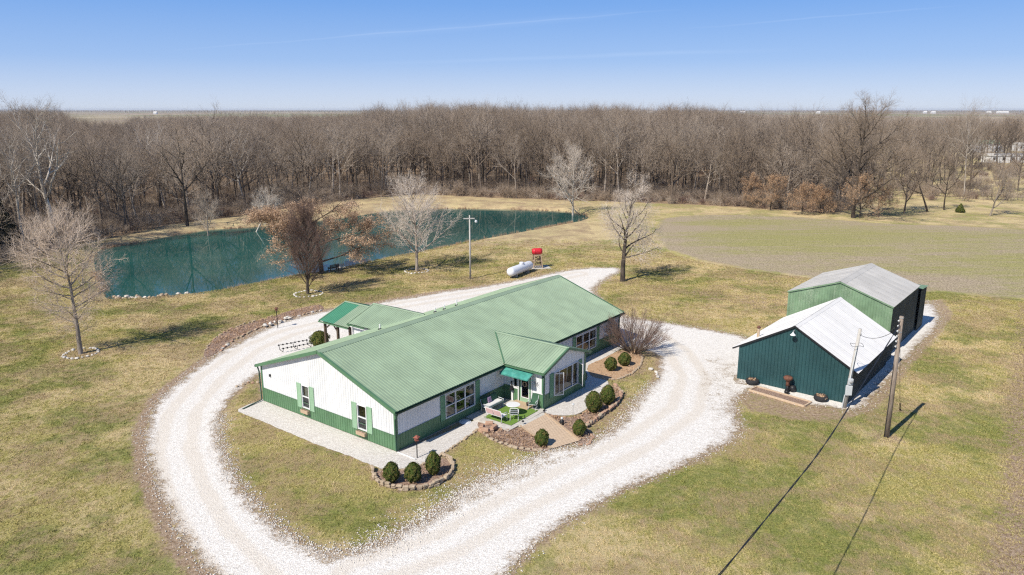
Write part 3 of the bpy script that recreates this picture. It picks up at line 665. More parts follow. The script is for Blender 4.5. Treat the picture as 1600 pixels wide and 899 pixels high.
HX, HY, HA = -7.0474, 41.5911, .6467
house = empty('house', (HX, HY, 0), PI/2-HA, 'long single-storey white and green metal-sided house with green ribbed roof inside the gravel loop', 'house')
L_, W_, WAIN, EAVE, RIDGE, OV = 27.65, 13.49, 1.05, 2.75, 5.18, .28
MID = W_/2; K = (RIDGE-EAVE)/(MID+OV); TH = math.atan(K); WT = EAVE+OV*K-.06; PK = RIDGE-.06
gab = lambda v: PK-abs(v-MID)*K-.02
wl = Plane((0,0,0), (0,1,0), (0,0,1), (-1,0,0)); wf = Plane((0,0,0), (1,0,0), (0,0,1), (0,-1,0))
wr = Plane((L_,0,0), (0,1,0), (0,0,1), (1,0,0)); wb = Plane((0,W_,0), (1,0,0), (0,0,1), (0,1,0))
# left gable wall
g1 = (8.19, 8.98, .66, 2.31); g2 = (2.56, 3.42, .62, 2.30)
ribbed(house, 'wall_panel', M['white_steel'], wl, 0, W_, WAIN, gab, [g1, g2], [MID])
ribbed(house, 'wainscot_panel', M['wainscot_green'], wl, 0, W_, 0.02, WAIN, [g1, g2], n0=.012)
window(house, wl, *g1, 1, 2, blinds=[(8.24, 8.84, 1.5, 2.28)]); window(house, wl, *g2, 1, 2, blinds=[(2.6, 2.85, .7, 2.2)])
for g in (g1, g2):
    shutter(house, wl, g[0]-.50, g[0]-.04, g[2]-.04, g[3]+.05, 'sage'); shutter(house, wl, g[1]+.04, g[1]+.50, g[2]-.04, g[3]+.05, 'sage')
    fb = MB(); a, b = g[0]+.02, g[1]-.02
    obox(fb, wl, a, b, g[2]-.30, g[2]-.27, .03, .26); obox(fb, wl, a, b, g[2]-.27, g[2]-.06, .235, .26); obox(fb, wl, a, a+.025, g[2]-.27, g[2]-.06, .03, .235); obox(fb, wl, b-.025, b, g[2]-.27, g[2]-.06, .03, .235)
    fbo = fb.build('flower_box', M['wood'], house, bevel=.004)
    dm = MB(); obox(dm, wl, a+.03, b-.03, g[2]-.26, g[2]-.09, .035, .23); dm.build('potting_soil', M['mulch'], fbo)
# front wall, in two runs either side of the bay
BU0, BU1, BV = 10.75, 16.2, -3.45
fa = (4.44, 7.46, .60, 2.28); fb_ = (20.35, 23.6, .60, 2.26)
for a, b, op in ((0, BU0, [fa]), (BU1, L_, [fb_])):
    ribbed(house, 'wall_panel', M['white_steel'], wf, a, b, WAIN, WT, op); ribbed(house, 'wainscot_panel', M['wainscot_green'], wf, a, b, .02, WAIN, op, n0=.012)
    window(house, wf, *op[0], 3, 2, blinds=[(op[0][0]+.05, op[0][0]+.4, .7, 2.2), (op[0][1]-.4, op[0][1]-.05, .7, 2.2)])
    shutter(house, wf, op[0][0]-.48, op[0][0]-.03, .58, 2.32, 'sage_dark') if 'sage_dark' in M else None
M['sage_dark'] = paint('sage_dark', (.13,.29,.17), .5, .05)
for op in (fa, fb_):
    for a, b in ((op[0]-.48, op[0]-.03), (op[1]+.03, op[1]+.48)): shutter(house, wf, a, b, .58, 2.32, 'sage_dark')
for a, b, c, d in ((1.0,1.6,.7,1.6),):
    pass
ribbed(house, 'wall_panel', M['white_steel'], wr, 0, W_, WAIN, gab, (), [MID]); ribbed(house, 'wainscot_panel', M['wainscot_green'], wr, 0, W_, .02, WAIN, (), n0=.012)
ribbed(house, 'wall_panel', M['white_steel'], wb, 0, L_, WAIN, WT); ribbed(house, 'wainscot_panel', M['wainscot_green'], wb, 0, L_, .02, WAIN, (), n0=.012)
# dark rooms behind the glass
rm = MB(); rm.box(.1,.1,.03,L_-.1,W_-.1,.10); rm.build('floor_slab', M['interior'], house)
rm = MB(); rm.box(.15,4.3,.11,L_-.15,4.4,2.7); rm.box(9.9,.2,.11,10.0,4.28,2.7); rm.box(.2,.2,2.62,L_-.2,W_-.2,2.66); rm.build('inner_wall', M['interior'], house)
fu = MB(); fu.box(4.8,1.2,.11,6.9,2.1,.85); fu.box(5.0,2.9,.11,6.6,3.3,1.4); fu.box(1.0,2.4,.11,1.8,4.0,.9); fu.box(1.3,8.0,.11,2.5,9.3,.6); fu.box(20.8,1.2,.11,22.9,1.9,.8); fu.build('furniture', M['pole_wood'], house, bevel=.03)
# roofs
def slope_plane(O, S_, T, N): return Plane(O, S_, T, N)
CT, ST = math.cos(TH), math.sin(TH); SL = (MID+OV)/CT
rf = Plane((0,-OV,EAVE), (1,0,0), (0,CT,ST), (0,-ST,CT)); rb = Plane((0,W_+OV,EAVE), (1,0,0), (0,-CT,ST), (0,ST,CT))
ribbed(house, 'roof_panel', M['roof_green'], rf, -OV, L_+OV, 0, SL-.02, rh=.028); ribbed(house, 'roof_panel', M['roof_green'], rb, -OV, L_+OV, 0, SL-.02, rh=.028)
cap = MB()
for pl in (rf, rb): cap.add([pl.p(-OV-.03, SL-.34, .034), pl.p(L_+OV+.03, SL-.34, .034), pl.p(L_+OV+.03, SL+.005, .062), pl.p(-OV-.03, SL+.005, .062)], [(0,1,2,3)]); \
    cap.add([pl.p(-OV-.03, SL-.34, .034), pl.p(L_+OV+.03, SL-.34, .034), pl.p(L_+OV+.03, SL-.35, .004), pl.p(-OV-.03, SL-.35, .004)], [(0,1,2,3)])
cap.build('ridge_cap', M['roof_green'], house)
tr = MB()
for x0, x1 in ((-OV-.035, -OV+.12), (L_+OV-.12, L_+OV+.035)):
    for pl in (rf, rb): obox(tr, pl, x0, x1, -.02, SL, .03, .042)
for x0, x1 in ((-OV-.035, -OV-.015), (L_+OV+.015, L_+OV+.035)):
    for pl in (rf, rb): obox(tr, pl, x0, x1, -.02, SL, -.17, .029)
tr.build('rake_trim', M['trim_green'], house)
sf = MB()
for pl in (rf, rb):
    obox(sf, pl, -OV-.01, -.03, .03, SL-.02, -.10, -.07); obox(sf, pl, L_+.03, L_+OV+.01, .03, SL-.02, -.10, -.07)
sf.box(-.02,-OV+.02,WT-.17,L_+.02,-.04,WT-.14); sf.box(-.02,W_+.04,WT-.17,L_+.02,W_+OV-.02,WT-.14); sf.build('soffit', M['soffit'], house)
def gutter(parent, a, b, out, mat='dark_green', sz=.11):
    a = Vector(a); b = Vector(b); o = Vector(out)
    g = MB(); w = o*sz; up = Vector((0,0,sz))
    g.add([a, b, b+w, a+w, a+up, b+up, a+w+up*.9, b+w+up*.9], [(0,1,2,3),(0,1,5,4),(3,2,7,6),(0,3,6,4),(1,2,7,5)])
    return g.build('gutter', M[mat], parent)
gutter(house, (-OV,-OV-.015,EAVE-.16), (BU0-.3,-OV-.015,EAVE-.16), (0,-1,0)); gutter(house, (BU1+.4,-OV-.015,EAVE-.16), (L_+OV,-OV-.015,EAVE-.16), (0,-1,0)); gutter(house, (-OV,W_+OV+.015,EAVE-.16), (L_+OV,W_+OV+.015,EAVE-.16), (0,1,0))
fs = MB(); fs.box(-OV,-OV-.01,EAVE-.17,BU0-.33,-OV+.012,EAVE-.012); fs.box(BU1+.43,-OV-.01,EAVE-.17,L_+OV,-OV+.012,EAVE-.012); fs.box(-OV,W_+OV-.012,EAVE-.17,L_+OV,W_+OV+.01,EAVE-.012); fs.build('fascia', M['trim_green'], house)
for x, y in ((0,0),(0,W_),(L_,0),(L_,W_)):
    sx = -1 if x == 0 else 1; sy = -1 if y == 0 else 1; c = MB()
    c.box(min(x,x+sx*.04), min(y-sy*.13,y+sy*.04), .01, max(x,x+sx*.04)+.0, max(y-sy*.13,y+sy*.04), WT-.03)
    c.box(min(x-sx*.13,x-sx*.001), min(y,y+sy*.04)+.0, .01, max(x-sx*.13,x-sx*.001), max(y,y+sy*.04), WT-.03); c.build('corner_trim', M['trim_green'], house)
wt = MB(); obox(wt, wl, .05, W_-.05, WAIN-.012, WAIN+.018, .036, .046)
obox(wt, wf, .05, fa[0]-.5, WAIN-.012, WAIN+.018, .036, .046); obox(wt, wf, fa[1]+.5, BU0-.05, WAIN-.012, WAIN+.018, .036, .046); obox(wt, wf, BU1+.05, fb_[0]-.5, WAIN-.012, WAIN+.018, .036, .046); obox(wt, wf, fb_[1]+.5, L_-.05, WAIN-.012, WAIN+.018, .036, .046)
wt.build('drip_strip', M['trim_green'], house)
bs = MB(); bs.box(-.06,-.06,-.05,L_+.06,-.04,.04); bs.box(-.06,-.04,-.05,-.045,W_+.06,.04); bs.build('base_course', M['concrete'], house)
# downspouts with their ground extensions
def pipe(parent, pts, r, mat, name='downspout'): return MB().tube(pts, r, 8).build(name, M[mat], parent, smooth=True)
pipe(house, [(-.12,-OV-.06,EAVE-.14),(-.12,-.2,EAVE-.45),(-.11,-.10,EAVE-.6),(-.11,-.10,.15),(-.10,-.18,.06)], .045, 'dark_green')
pipe(house, [(-.10,-.18,.06),(-.1,-1.7,.05)], .05, 'white_trim', 'drain_extension')
pipe(house, [(-.10,W_+OV+.05,EAVE-.14),(-.12,W_+.12,EAVE-.5),(-.12,W_+.08,.12),(-1.85,W_-.2,.05)], .05, 'dark_green', 'drain_extension')
pipe(house, [(L_-.2,-OV-.05,EAVE-.14),(L_-.2,-.1,EAVE-.5),(L_-.2,-.1,.12)], .045, 'dark_green')
# wall lamp on the gable near the back corner
lp = MB(); obox(lp, wl, 12.38, 12.46, 2.1, 2.28, .03, .12); lp.build('wall_lamp', M['black'], house)
# vents on the rear slope
for (x, v, h, r_, nm) in ((7.1,8.8,.42,.055,'vent_pipe'),(13.0,8.7,.40,.05,'vent_pipe'),(14.1,8.7,.42,.05,'vent_pipe'),(15.7,8.8,.55,.06,'vent_pipe')):
    zb = RIDGE-(v-MID)*K; t = MB(); t.tube([(x,v,zb-.05),(x,v,zb+h)], r_, 10); vo = t.build(nm, M['white_trim'], house, smooth=False)
    t = MB(); t.lathe([(.16,zb-.04),(.15,zb+.06),(.07,zb+.12)], (x,v,0), 10); t.build('flashing', M['black'], vo)

# --- bay in front
BR, BK, BE = 3.87, K, .33
BC = (BU0+BU1)/2; bev = BR-(BC-BU0+BE)*BK
bl = Plane((BU0,0,0), (0,-1,0), (0,0,1), (-1,0,0)); bf = Plane((BU0,BV,0), (1,0,0), (0,0,1), (0,-1,0)); br = Plane((BU1,0,0), (0,-1,0), (0,0,1), (1,0,0))
bt = BR-(BC-BU0)*BK-.06; BWW = BU1-BU0; bg = lambda s: BR-.08-abs(s-BWW/2)*BK
bw = (1.22, 4.42, .62, 2.36)
ribbed(house, 'wall_panel', M['white_steel'], bf, 0, BWW, WAIN, bg, [bw], [BWW/2]); ribbed(house, 'wainscot_panel', M['wainscot_green'], bf, 0, BWW, .02, WAIN, [bw], n0=.012)
ribbed(house, 'wall_panel', M['white_steel'], br, 0, -BV, WAIN, bt); ribbed(house, 'wainscot_panel', M['wainscot_green'], br, 0, -BV, .02, WAIN, (), n0=.012)
door = (1.36, 2.42, .02, 2.12); side = (.84, 1.22, 1.12, 2.05)
ribbed(house, 'wall_panel', M['white_steel'], bl, 0, -BV, WAIN+.1, bt, [door, side]); ribbed(house, 'wainscot_panel', M['wainscot_green'], bl, 0, -BV, .02, WAIN+.1, [door, (side[0],side[1],side[2],side[3])], n0=.012)
for sx, s0 in ((BU0,-1),(BU1,1)):
    c = MB(); c.box(min(sx,sx+s0*.04), BV-.04, .01, max(sx,sx+s0*.04), BV+.13, bt); c.box(min(sx-s0*.13,sx), BV-.04, .01, max(sx-s0*.13,sx), BV-.001, bt); c.build('corner_trim', M['trim_green'], house)
shutter(house, bf, bw[0]-.5, bw[0]-.04, .6, 2.4, 'sage_dark'); shutter(house, bf, bw[1]+.04, bw[1]+.5, .6, 2.4, 'sage_dark')
# three-light window, the outer two sashes swung open
w = window(house, bf, *bw, 1, 1, name='window')
for x in (bw[0]+.72, bw[1]-.72): obox(MB(), bf, x-.04, x+.04, bw[2]+.055, bw[3]-.055, -.05, .044).build('mullion', M['white_trim'], w)
def sash(hx, ang, wd, sgn):
    d = Vector((math.cos(ang)*sgn, -math.sin(ang), 0)); nn = Vector((-d.y, d.x, 0)); pl = Plane(Vector((BU0+hx, BV-.06, 0)), d, (0,0,1), nn)
    m = MB(); t0, t1, fr = bw[2]+.03, bw[3]-.03, .055
    for a, b, c, e in ((0,wd,t0,t0+fr),(0,wd,t1-fr,t1),(0,fr,t0+fr,t1-fr),(wd-fr,wd,t0+fr,t1-fr)): obox(m, pl, a, b, c, e, -.02, .02)
    so_ = m.build('open_sash', M['white_trim'], house); g = MB(); g.add([pl.p(fr,t0+fr),pl.p(wd-fr,t0+fr),pl.p(wd-fr,t1-fr),pl.p(fr,t1-fr)], [(0,1,2,3)]); g.build('pane', M['glass'], so_)
sash(bw[0]+.04, math.radians(38), .70, 1); sash(bw[1]-.04, math.radians(62), .70, -1)
# door, its frame and side light
dr = MB(); obox(dr, bl, door[0]+.06, door[1]-.06, .06, .50, -.02, .02); obox(dr, bl, door[0]+.06, door[0]+.20, .5, 1.86, -.02, .02); obox(dr, bl, door[1]-.20, door[1]-.06, .5, 1.86, -.02, .02); obox(dr, bl, door[0]+.06, door[1]-.06, 1.86, 2.06, -.02, .02)
dro = dr.build('front_door', M['sage'], house)
g = MB(); g.add([bl.p(door[0]+.24,.54,0),bl.p(door[1]-.24,.54,0),bl.p(door[1]-.24,1.82,0),bl.p(door[0]+.24,1.82,0)], [(0,1,2,3)]); g.build('pane', M['glass'], dro)
g = MB()
for a, b, c, e in ((.2,.24,.5,1.86),(.82,.86,.5,1.86)): obox(g, bl, door[0]+a, door[0]+b, c, e, -.025, .03)
obox(g, bl, door[0]+.24, door[1]-.24, .5, .54, -.025, .03); obox(g, bl, door[0]+.24, door[1]-.24, 1.82, 1.86, -.025, .03); g.build('glazing_bead', M['white_trim'], dro)
MB().lathe([(.0,0),(.03,.01),(.03,.04),(0,.05)], bl.p(door[1]-.13,1.0,.02), 8, Matrix.Rotation(-PI/2,3,'Y')).build('door_knob', M['grey_metal'], dro)
wr_ = MB(); n_ = 14
for k in range(n_):
    a = 2*PI*k/n_; b = 2*PI*(k+1)/n_; c = (door[0]+door[1])/2
    wr_.beam(bl.p(c+.17*math.cos(a), 1.55+.17*math.sin(a), .06), bl.p(c+.17*math.cos(b), 1.55+.17*math.sin(b), .06), .08, .06)
wr_.build('door_wreath', M['leaf_tan'], dro)
fr = MB(); obox(fr, bl, door[0]-.09, door[0]-.002, .02, 2.22, .03, .06); obox(fr, bl, door[1]+.002, door[1]+.09, .02, 2.22, .03, .06); obox(fr, bl, door[0], door[1], 2.13, 2.22, .03, .06); obox(fr, bl, door[1]+.1, 3.40, WAIN+.06, WAIN+.13, .03, .055); obox(fr, bl, .78, door[0]-.1, 1.04, 1.11, .03, .055); obox(fr, bl, .70, .86, .02, 2.35, .0305, .075)
fr.build('door_frame', M['white_trim'], house)
window(house, bl, *side, 1, 1, name='side_light', frame=.04)
st = MB(); st.box(BU0-.95, -2.75, .12, BU0-.02, -1.1, .20); st.build('door_step', M['wood'], house, bevel=.01)
orn = MB(); orn.tube([bl.p(.79,1.25,.12), bl.p(.79,1.42,.2), bl.p(.79,1.55,.12)], .05, 6); orn.tube([bl.p(.79,.9,.14), bl.p(.79,1.2,.16)], [.16,.1], 8); orn.build('hanging_ornament', M['black'], house)
orn = MB(); c0 = door[1]+.42
for k in range(7):
    a = 2*PI*k/7; orn.beam(bl.p(c0,1.78,.05), bl.p(c0+.25*math.cos(a), 1.78+.22*math.sin(a), .05), .05, .02)
orn.build('metal_star', M['grey_metal'], house)
# awning over the door
aw = MB(); A0, A1 = -.35, -2.72; nr = 24; pts = []
for i in range(7):
    t = i/6; pts.append((BU0-.03-.92*t, 2.60-.06*t-.26*t*t))
vs = []; fsx = []
for j in range(nr*2+1):
    y = A0+(A1-A0)*j/(nr*2); hh = .014 if j % 2 else 0
    for (x, zz) in pts: vs.append((x, y, zz+hh))
for j in range(nr*2):
    for i in range(6): b = j*7+i; fsx.append((b, b+1, b+8, b+7))
awn = aw.add(vs, fsx).build('awning', M['teal_awning'], house)
fx = MB()
for y in (A0+.03, (A0+A1)/2, A1-.03):
    for (a, b) in zip(pts[:-1], pts[1:]): fx.beam((a[0],y,a[1]-.03), (b[0],y,b[1]-.03), .035)
    fx.beam((BU0-.03,y,2.05), (BU0-.85,y,2.24), .03)
fx.beam((pts[-1][0],A0,pts[-1][1]-.03), (pts[-1][0],A1,pts[-1][1]-.03), .04); fx.build('awning_frame', M['teal_awning'], awn)
# bay roof
def gable_roof(parent, c, half, z_r, k, v_out, v_in, vlim, mats, ov_cap=.0, name='roof_panel', parts=None):
    """ridge along y at x=c from v_out (open end) inwards; vlim(y) gives the slope run at which the sheet meets the roof behind"""
    th = math.atan(k); ct, st_ = math.cos(th), math.sin(th)
    for sgn in (-1, 1):
        pl = Plane((c, 0, z_r), (0,1,0), (sgn*ct,0,-st_), (sgn*st_,0,ct))
        lo, hi = sorted((v_out, v_in))
        for (a, b, mt) in (parts or [(lo, hi, mats)]):
            ribbed(parent, name, M[mt], pl, a, b, .01, lambda s: min(half/ct, vlim(s)/ct), rh=.024, n0=.004)
def bay_lim(v):      # run at which the bay slope sinks into the main slope
    zm = EAVE+(v+OV)*K
    return 99 if v < -OV else max(0, (BR-zm)/K)
gable_roof(house, BC, BC-BU0+BE, BR, BK, BV-.3, 2.9, bay_lim, 'roof_green')
cp = MB(); th = math.atan(BK)
for sgn in (-1, 1):
    pl = Plane((BC,0,BR), (0,1,0), (sgn*math.cos(th),0,-math.sin(th)), (sgn*math.sin(th),0,math.cos(th)))
    cp.add([pl.p(BV-.32,-.003,.05), pl.p(2.98,-.003,.05), pl.p(2.98,.16,.034), pl.p(BV-.32,.16,.034)], [(0,1,2,3)])
cp.build('ridge_cap', M['roof_green'], house)
vf = MB()
for sgn in (-1, 1):
    vf.beam((BC, 2.96, BR+.035), (BC+sgn*(BC-BU0+BE-.02), -OV+.02, bev+.045), .10, .02)
vf.build('valley_flashing', M['trim_green'], house)
tr = MB(); half = (BC-BU0+BE)/math.cos(th)
for sgn in (-1, 1):
    pl = Plane((BC,0,BR), (0,1,0), (sgn*math.cos(th),0,-math.sin(th)), (sgn*math.sin(th),0,math.cos(th)))
    obox(tr, pl, BV-.335, BV-.20, 0, half, .032, .044); obox(tr, pl, BV-.335, BV-.315, 0, half, -.14, .031)
    obox(tr, pl, BV-.312, -OV-.1, half-.012, half+.008, -.12, .002)
tr.build('rake_trim', M['trim_green'], house)
gutter(house, (BU0-BE-.01, BV-.28, bev-.13), (BU0-BE-.01, -OV-.1, bev-.13), (-1,0,0), 'trim_green', .09); gutter(house, (BU1+BE+.01, BV-.28, bev-.13), (BU1+BE+.01, -OV-.1, bev-.13), (1,0,0), 'trim_green', .09)
sf = MB(); sf.box(BU0-BE+.02, BV-.28, bev-.15, BU0-.05, -OV, bev-.13); sf.box(BU1+.05, BV-.28, bev-.15, BU1+BE-.02, -OV, bev-.13); sf.build('soffit', M['soffit'], house)
pipe(house, [(BU0-.11,BV-.06,bev-.1),(BU0-.09,BV-.06,.2),(BU0-.1,BV-.25,.06)], .04, 'dark_green')
fl_ = MB(); fl_.box(BU0+.05,BV+.05,.02,BU1-.05,.05,.09); fl_.box(BU0+.05,-.1,.10,BU1-.05,.0,2.5); fl_.build('bay_floor', M['interior'], house)
# --- rear wing and open porch
def rear(v0, v1, zr, c, half, k, wallz, parts, vl):
    gable_roof(house, c, half, zr, k, v1, v0, vl, 'roof_green', parts=parts)
    cp = MB(); th = math.atan(k); hf = half/math.cos(th)
    for sgn in (-1, 1):
        pl = Plane((c,0,zr), (0,1,0), (sgn*math.cos(th),0,-math.sin(th)), (sgn*math.sin(th),0,math.cos(th)))
        cp.add([pl.p(v1+.03,-.003,.05), pl.p(v0,-.003,.05), pl.p(v0,.15,.034), pl.p(v1+.03,.15,.034)], [(0,1,2,3)])
        obox(cp, pl, v1-.08, v1+.03, .16, hf, .032, .044); obox(cp, pl, v1+.012, v1+.032, 0, hf, -.14, .031)
    cp.build('ridge_cap', M['roof_green'], house)
    for sgn in (-1, 1): gutter(house, (c+sgn*(half+.01), max(v0, W_+OV+.02), zr-half*k-.13), (c+sgn*(half+.01), v1, zr-half*k-.13), (sgn,0,0), 'trim_green', .09)
rear(9.9, 15.9, 4.12, 13.0, 3.0, .36, 2.7, None, lambda v: 99 if v > W_+OV else max(0, (4.12-(RIDGE-(v-MID)*K))/.36))
rear(15.6, 19.37, 3.80, 12.85, 3.05, .345, 2.5, [(15.6,17.45,'roof_green'),(17.46,19.37,'roof_green_new')], lambda v: 99)
for pl, s1 in ((Plane((10.35,W_,0),(0,1,0),(0,0,1),(-1,0,0)), 2.2), (Plane((15.65,W_,0),(0,1,0),(0,0,1),(1,0,0)), 2.2)):
    ribbed(house, 'wall_panel', M['white_steel'], pl, .03, s1, WAIN, 2.85); ribbed(house, 'wainscot_panel', M['wainscot_green'], pl, .03, s1, .02, WAIN, n0=.012)
pe = Plane((10.35,W_+2.2,0),(1,0,0),(0,0,1),(0,1,0)); ribbed(house, 'wall_panel', M['white_steel'], pe, 0, 5.3, .02, lambda s: 3.95-abs(s-2.65)*.36, (), [2.65])
for x in (10.15, 15.6):
    for v in (19.0, 17.35, 15.8):
        p = MB(); p.box(x-.09, v-.09, .0, x+.09, v+.09, 2.66); p.build('porch_post', M['dark_wood'], house)
bm_ = MB(); bm_.box(10.05,15.75,2.48,10.25,19.1,2.66); bm_.box(15.5,15.75,2.48,15.7,19.1,2.66); bm_.box(10.26,19.0,2.50,15.49,19.1,2.70)
for v in (19.0,): bm_.beam((10.15,18.95,2.0),(10.15,18.3,2.5),.09); bm_.beam((10.15,17.4,2.0),(10.15,17.9,2.5),.09)
bm_.build('porch_beam', M['dark_wood'], house)
ge = MB(); ge.add([(10.1,19.14,2.66),(15.6,19.14,2.66),(12.85,19.14,3.62),(10.1,19.10,2.66),(15.6,19.10,2.66),(12.85,19.10,3.62)], [(0,1,2),(3,5,4),(0,2,5,3),(1,4,5,2)]); ge.build('porch_gable', M['white_steel'], house)

# ------------------------------------------------------------------ the two sheds
SX, SY, SA = 23.7991, 49.1265, .6878
def metal_shed(name, label, W0, W1, U0, U1, eave, ridge, ov, fov, mats, rib_front, side_name='wall_panel', capm='galv_grey', capw=.25):
    t = empty(name, (SX, SY, 0), PI/2-SA, label, 'shed'); mid = (W0+W1)/2; half = (W1-W0)/2+ov; k = (ridge-eave)/half; th = math.atan(k); ct, s_ = math.cos(th), math.sin(th)
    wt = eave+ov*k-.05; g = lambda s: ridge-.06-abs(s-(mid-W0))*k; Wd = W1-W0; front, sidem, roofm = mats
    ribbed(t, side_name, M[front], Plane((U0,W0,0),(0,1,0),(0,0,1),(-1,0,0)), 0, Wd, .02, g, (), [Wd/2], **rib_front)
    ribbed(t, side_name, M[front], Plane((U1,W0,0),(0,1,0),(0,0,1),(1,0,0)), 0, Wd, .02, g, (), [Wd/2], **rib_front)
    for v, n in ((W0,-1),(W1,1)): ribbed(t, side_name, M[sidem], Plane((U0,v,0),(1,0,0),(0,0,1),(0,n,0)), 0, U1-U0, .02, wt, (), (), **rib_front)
    for v, d in ((W0-ov, 1), (W1+ov, -1)):
        pl = Plane((0,v,eave),(1,0,0),(0,d*ct,s_),(0,-d*s_,ct)); ribbed(t, 'roof_sheet', M[roofm], pl, U0-fov, U1+.12, 0, half/ct-.01, (), (), pw=.66, sp=.33, rh=.005, rw=.03)
        f = MB(); obox(f, pl, U0-fov-.012, U0-fov+.012, 0, half/ct, -.12, -.004); obox(f, pl, U1+.10, U1+.125, 0, half/ct, -.12, -.004); obox(f, pl, U0-fov+.014, U1+.09, .005, .025, -.10, -.004); f.build('barge_board', M['black'] if 'teal' in front else M[front], t)
    cp = MB()
    for d in (1, -1):
        pl = Plane((0,mid-d*half,eave),(1,0,0),(0,d*ct,s_),(0,-d*s_,ct)); cp.add([pl.p(U0-fov-.02, half/ct-capw, .014), pl.p(U1+.13, half/ct-capw, .014), pl.p(U1+.13, half/ct+.002, .026), pl.p(U0-fov-.02, half/ct+.002, .026)], [(0,1,2,3)])
    cp.build('ridge_cap', M[capm], t)
    for v, d in ((W0,-1),(W1,1)):
        c = MB(); c.box(U0-.035, min(v-d*.1,v+d*.035), .01, U0-.001-.0, max(v-d*.1,v+d*.035), wt-.02); c.build('corner_trim', M[front], t)
    return t
shed = metal_shed('metal_shed', 'low dark teal shed with white metal roof beside the meter pole', 0, 8.1, 0, 10.7, 2.45, 5.06, .55, .14, ('teal_steel','shed_dark_shade','galv_white'), dict(pw=.75, sp=.25, rh=.035, rw=.07), capm='galv_white')
cm = MB().tube([(1.1,7.15,2.9),(1.1,7.15,4.05)], .10, 12).build('flue_pipe', M['wood'], shed, smooth=False); MB().lathe([(.16,4.02),(.16,4.08),(.05,4.2),(.0,4.2)], (1.1,7.15,0), 12).build('cowl', M['rust'], cm)
sw = Plane((0,0,0),(0,1,0),(0,0,1),(-1,0,0))
lm = MB(); lm.tube([sw.p(4.05,4.55,.02), sw.p(4.05,4.75,.25), sw.p(4.05,4.65,.42)], .025, 6); lo_ = lm.build('gable_lamp', M['grey_metal'], shed); MB().lathe([(.04,4.66),(.06,4.58),(.2,4.44),(.2,4.42),(.03,4.46)], (-.44,4.05,0), 14).build('lamp_shade', M['white_trim'], lo_)
lk = MB(); ribbed(shed, 'wall_panel', M['shed_dark_shade'], Plane((10.72,.12,0),(1,0,0),(0,0,1),(0,-1,0)), 0, 2.25, .02, 2.7, (), (), pw=.75, sp=.15, rh=.02, rw=.07)
barn = metal_shed('machine_shed', 'tall pale green shed with grey metal roof behind the teal shed', .45, 9.05, 13.0, 22.8, 4.38, 5.92, .12, .10, ('shed_green','shed_dark_shade','galv_grey'), dict(pw=.9, sp=.225, rh=.018, rw=.05), capm='galv_grey', capw=.45)
for a, b, c, d in ((22.95,.25,25.45,.27),(22.95,5.0,25.45,5.02),(25.43,.27,25.45,5.0)): 
    pass
for pl, s1 in ((Plane((22.95,.22,0),(1,0,0),(0,0,1),(0,-1,0)), 2.5), (Plane((25.45,.22,0),(0,1,0),(0,0,1),(1,0,0)), 6.0), (Plane((22.95,6.22,0),(1,0,0),(0,0,1),(0,1,0)), 2.5)):
    ribbed(barn, 'annex_wall', M['shed_dark_shade'], pl, 0, s1, .02, 3.86, (), (), pw=.9, sp=.225, rh=.018, rw=.05)
ribbed(barn, 'annex_roof', M['shed_green'], Plane((22.93,.1,4.08),(0,1,0),Vector((1,0,-.06)).normalized(),(.06,0,1)), 0, 6.3, 0, 2.7, (), (), pw=.9, sp=.3, rh=.02)

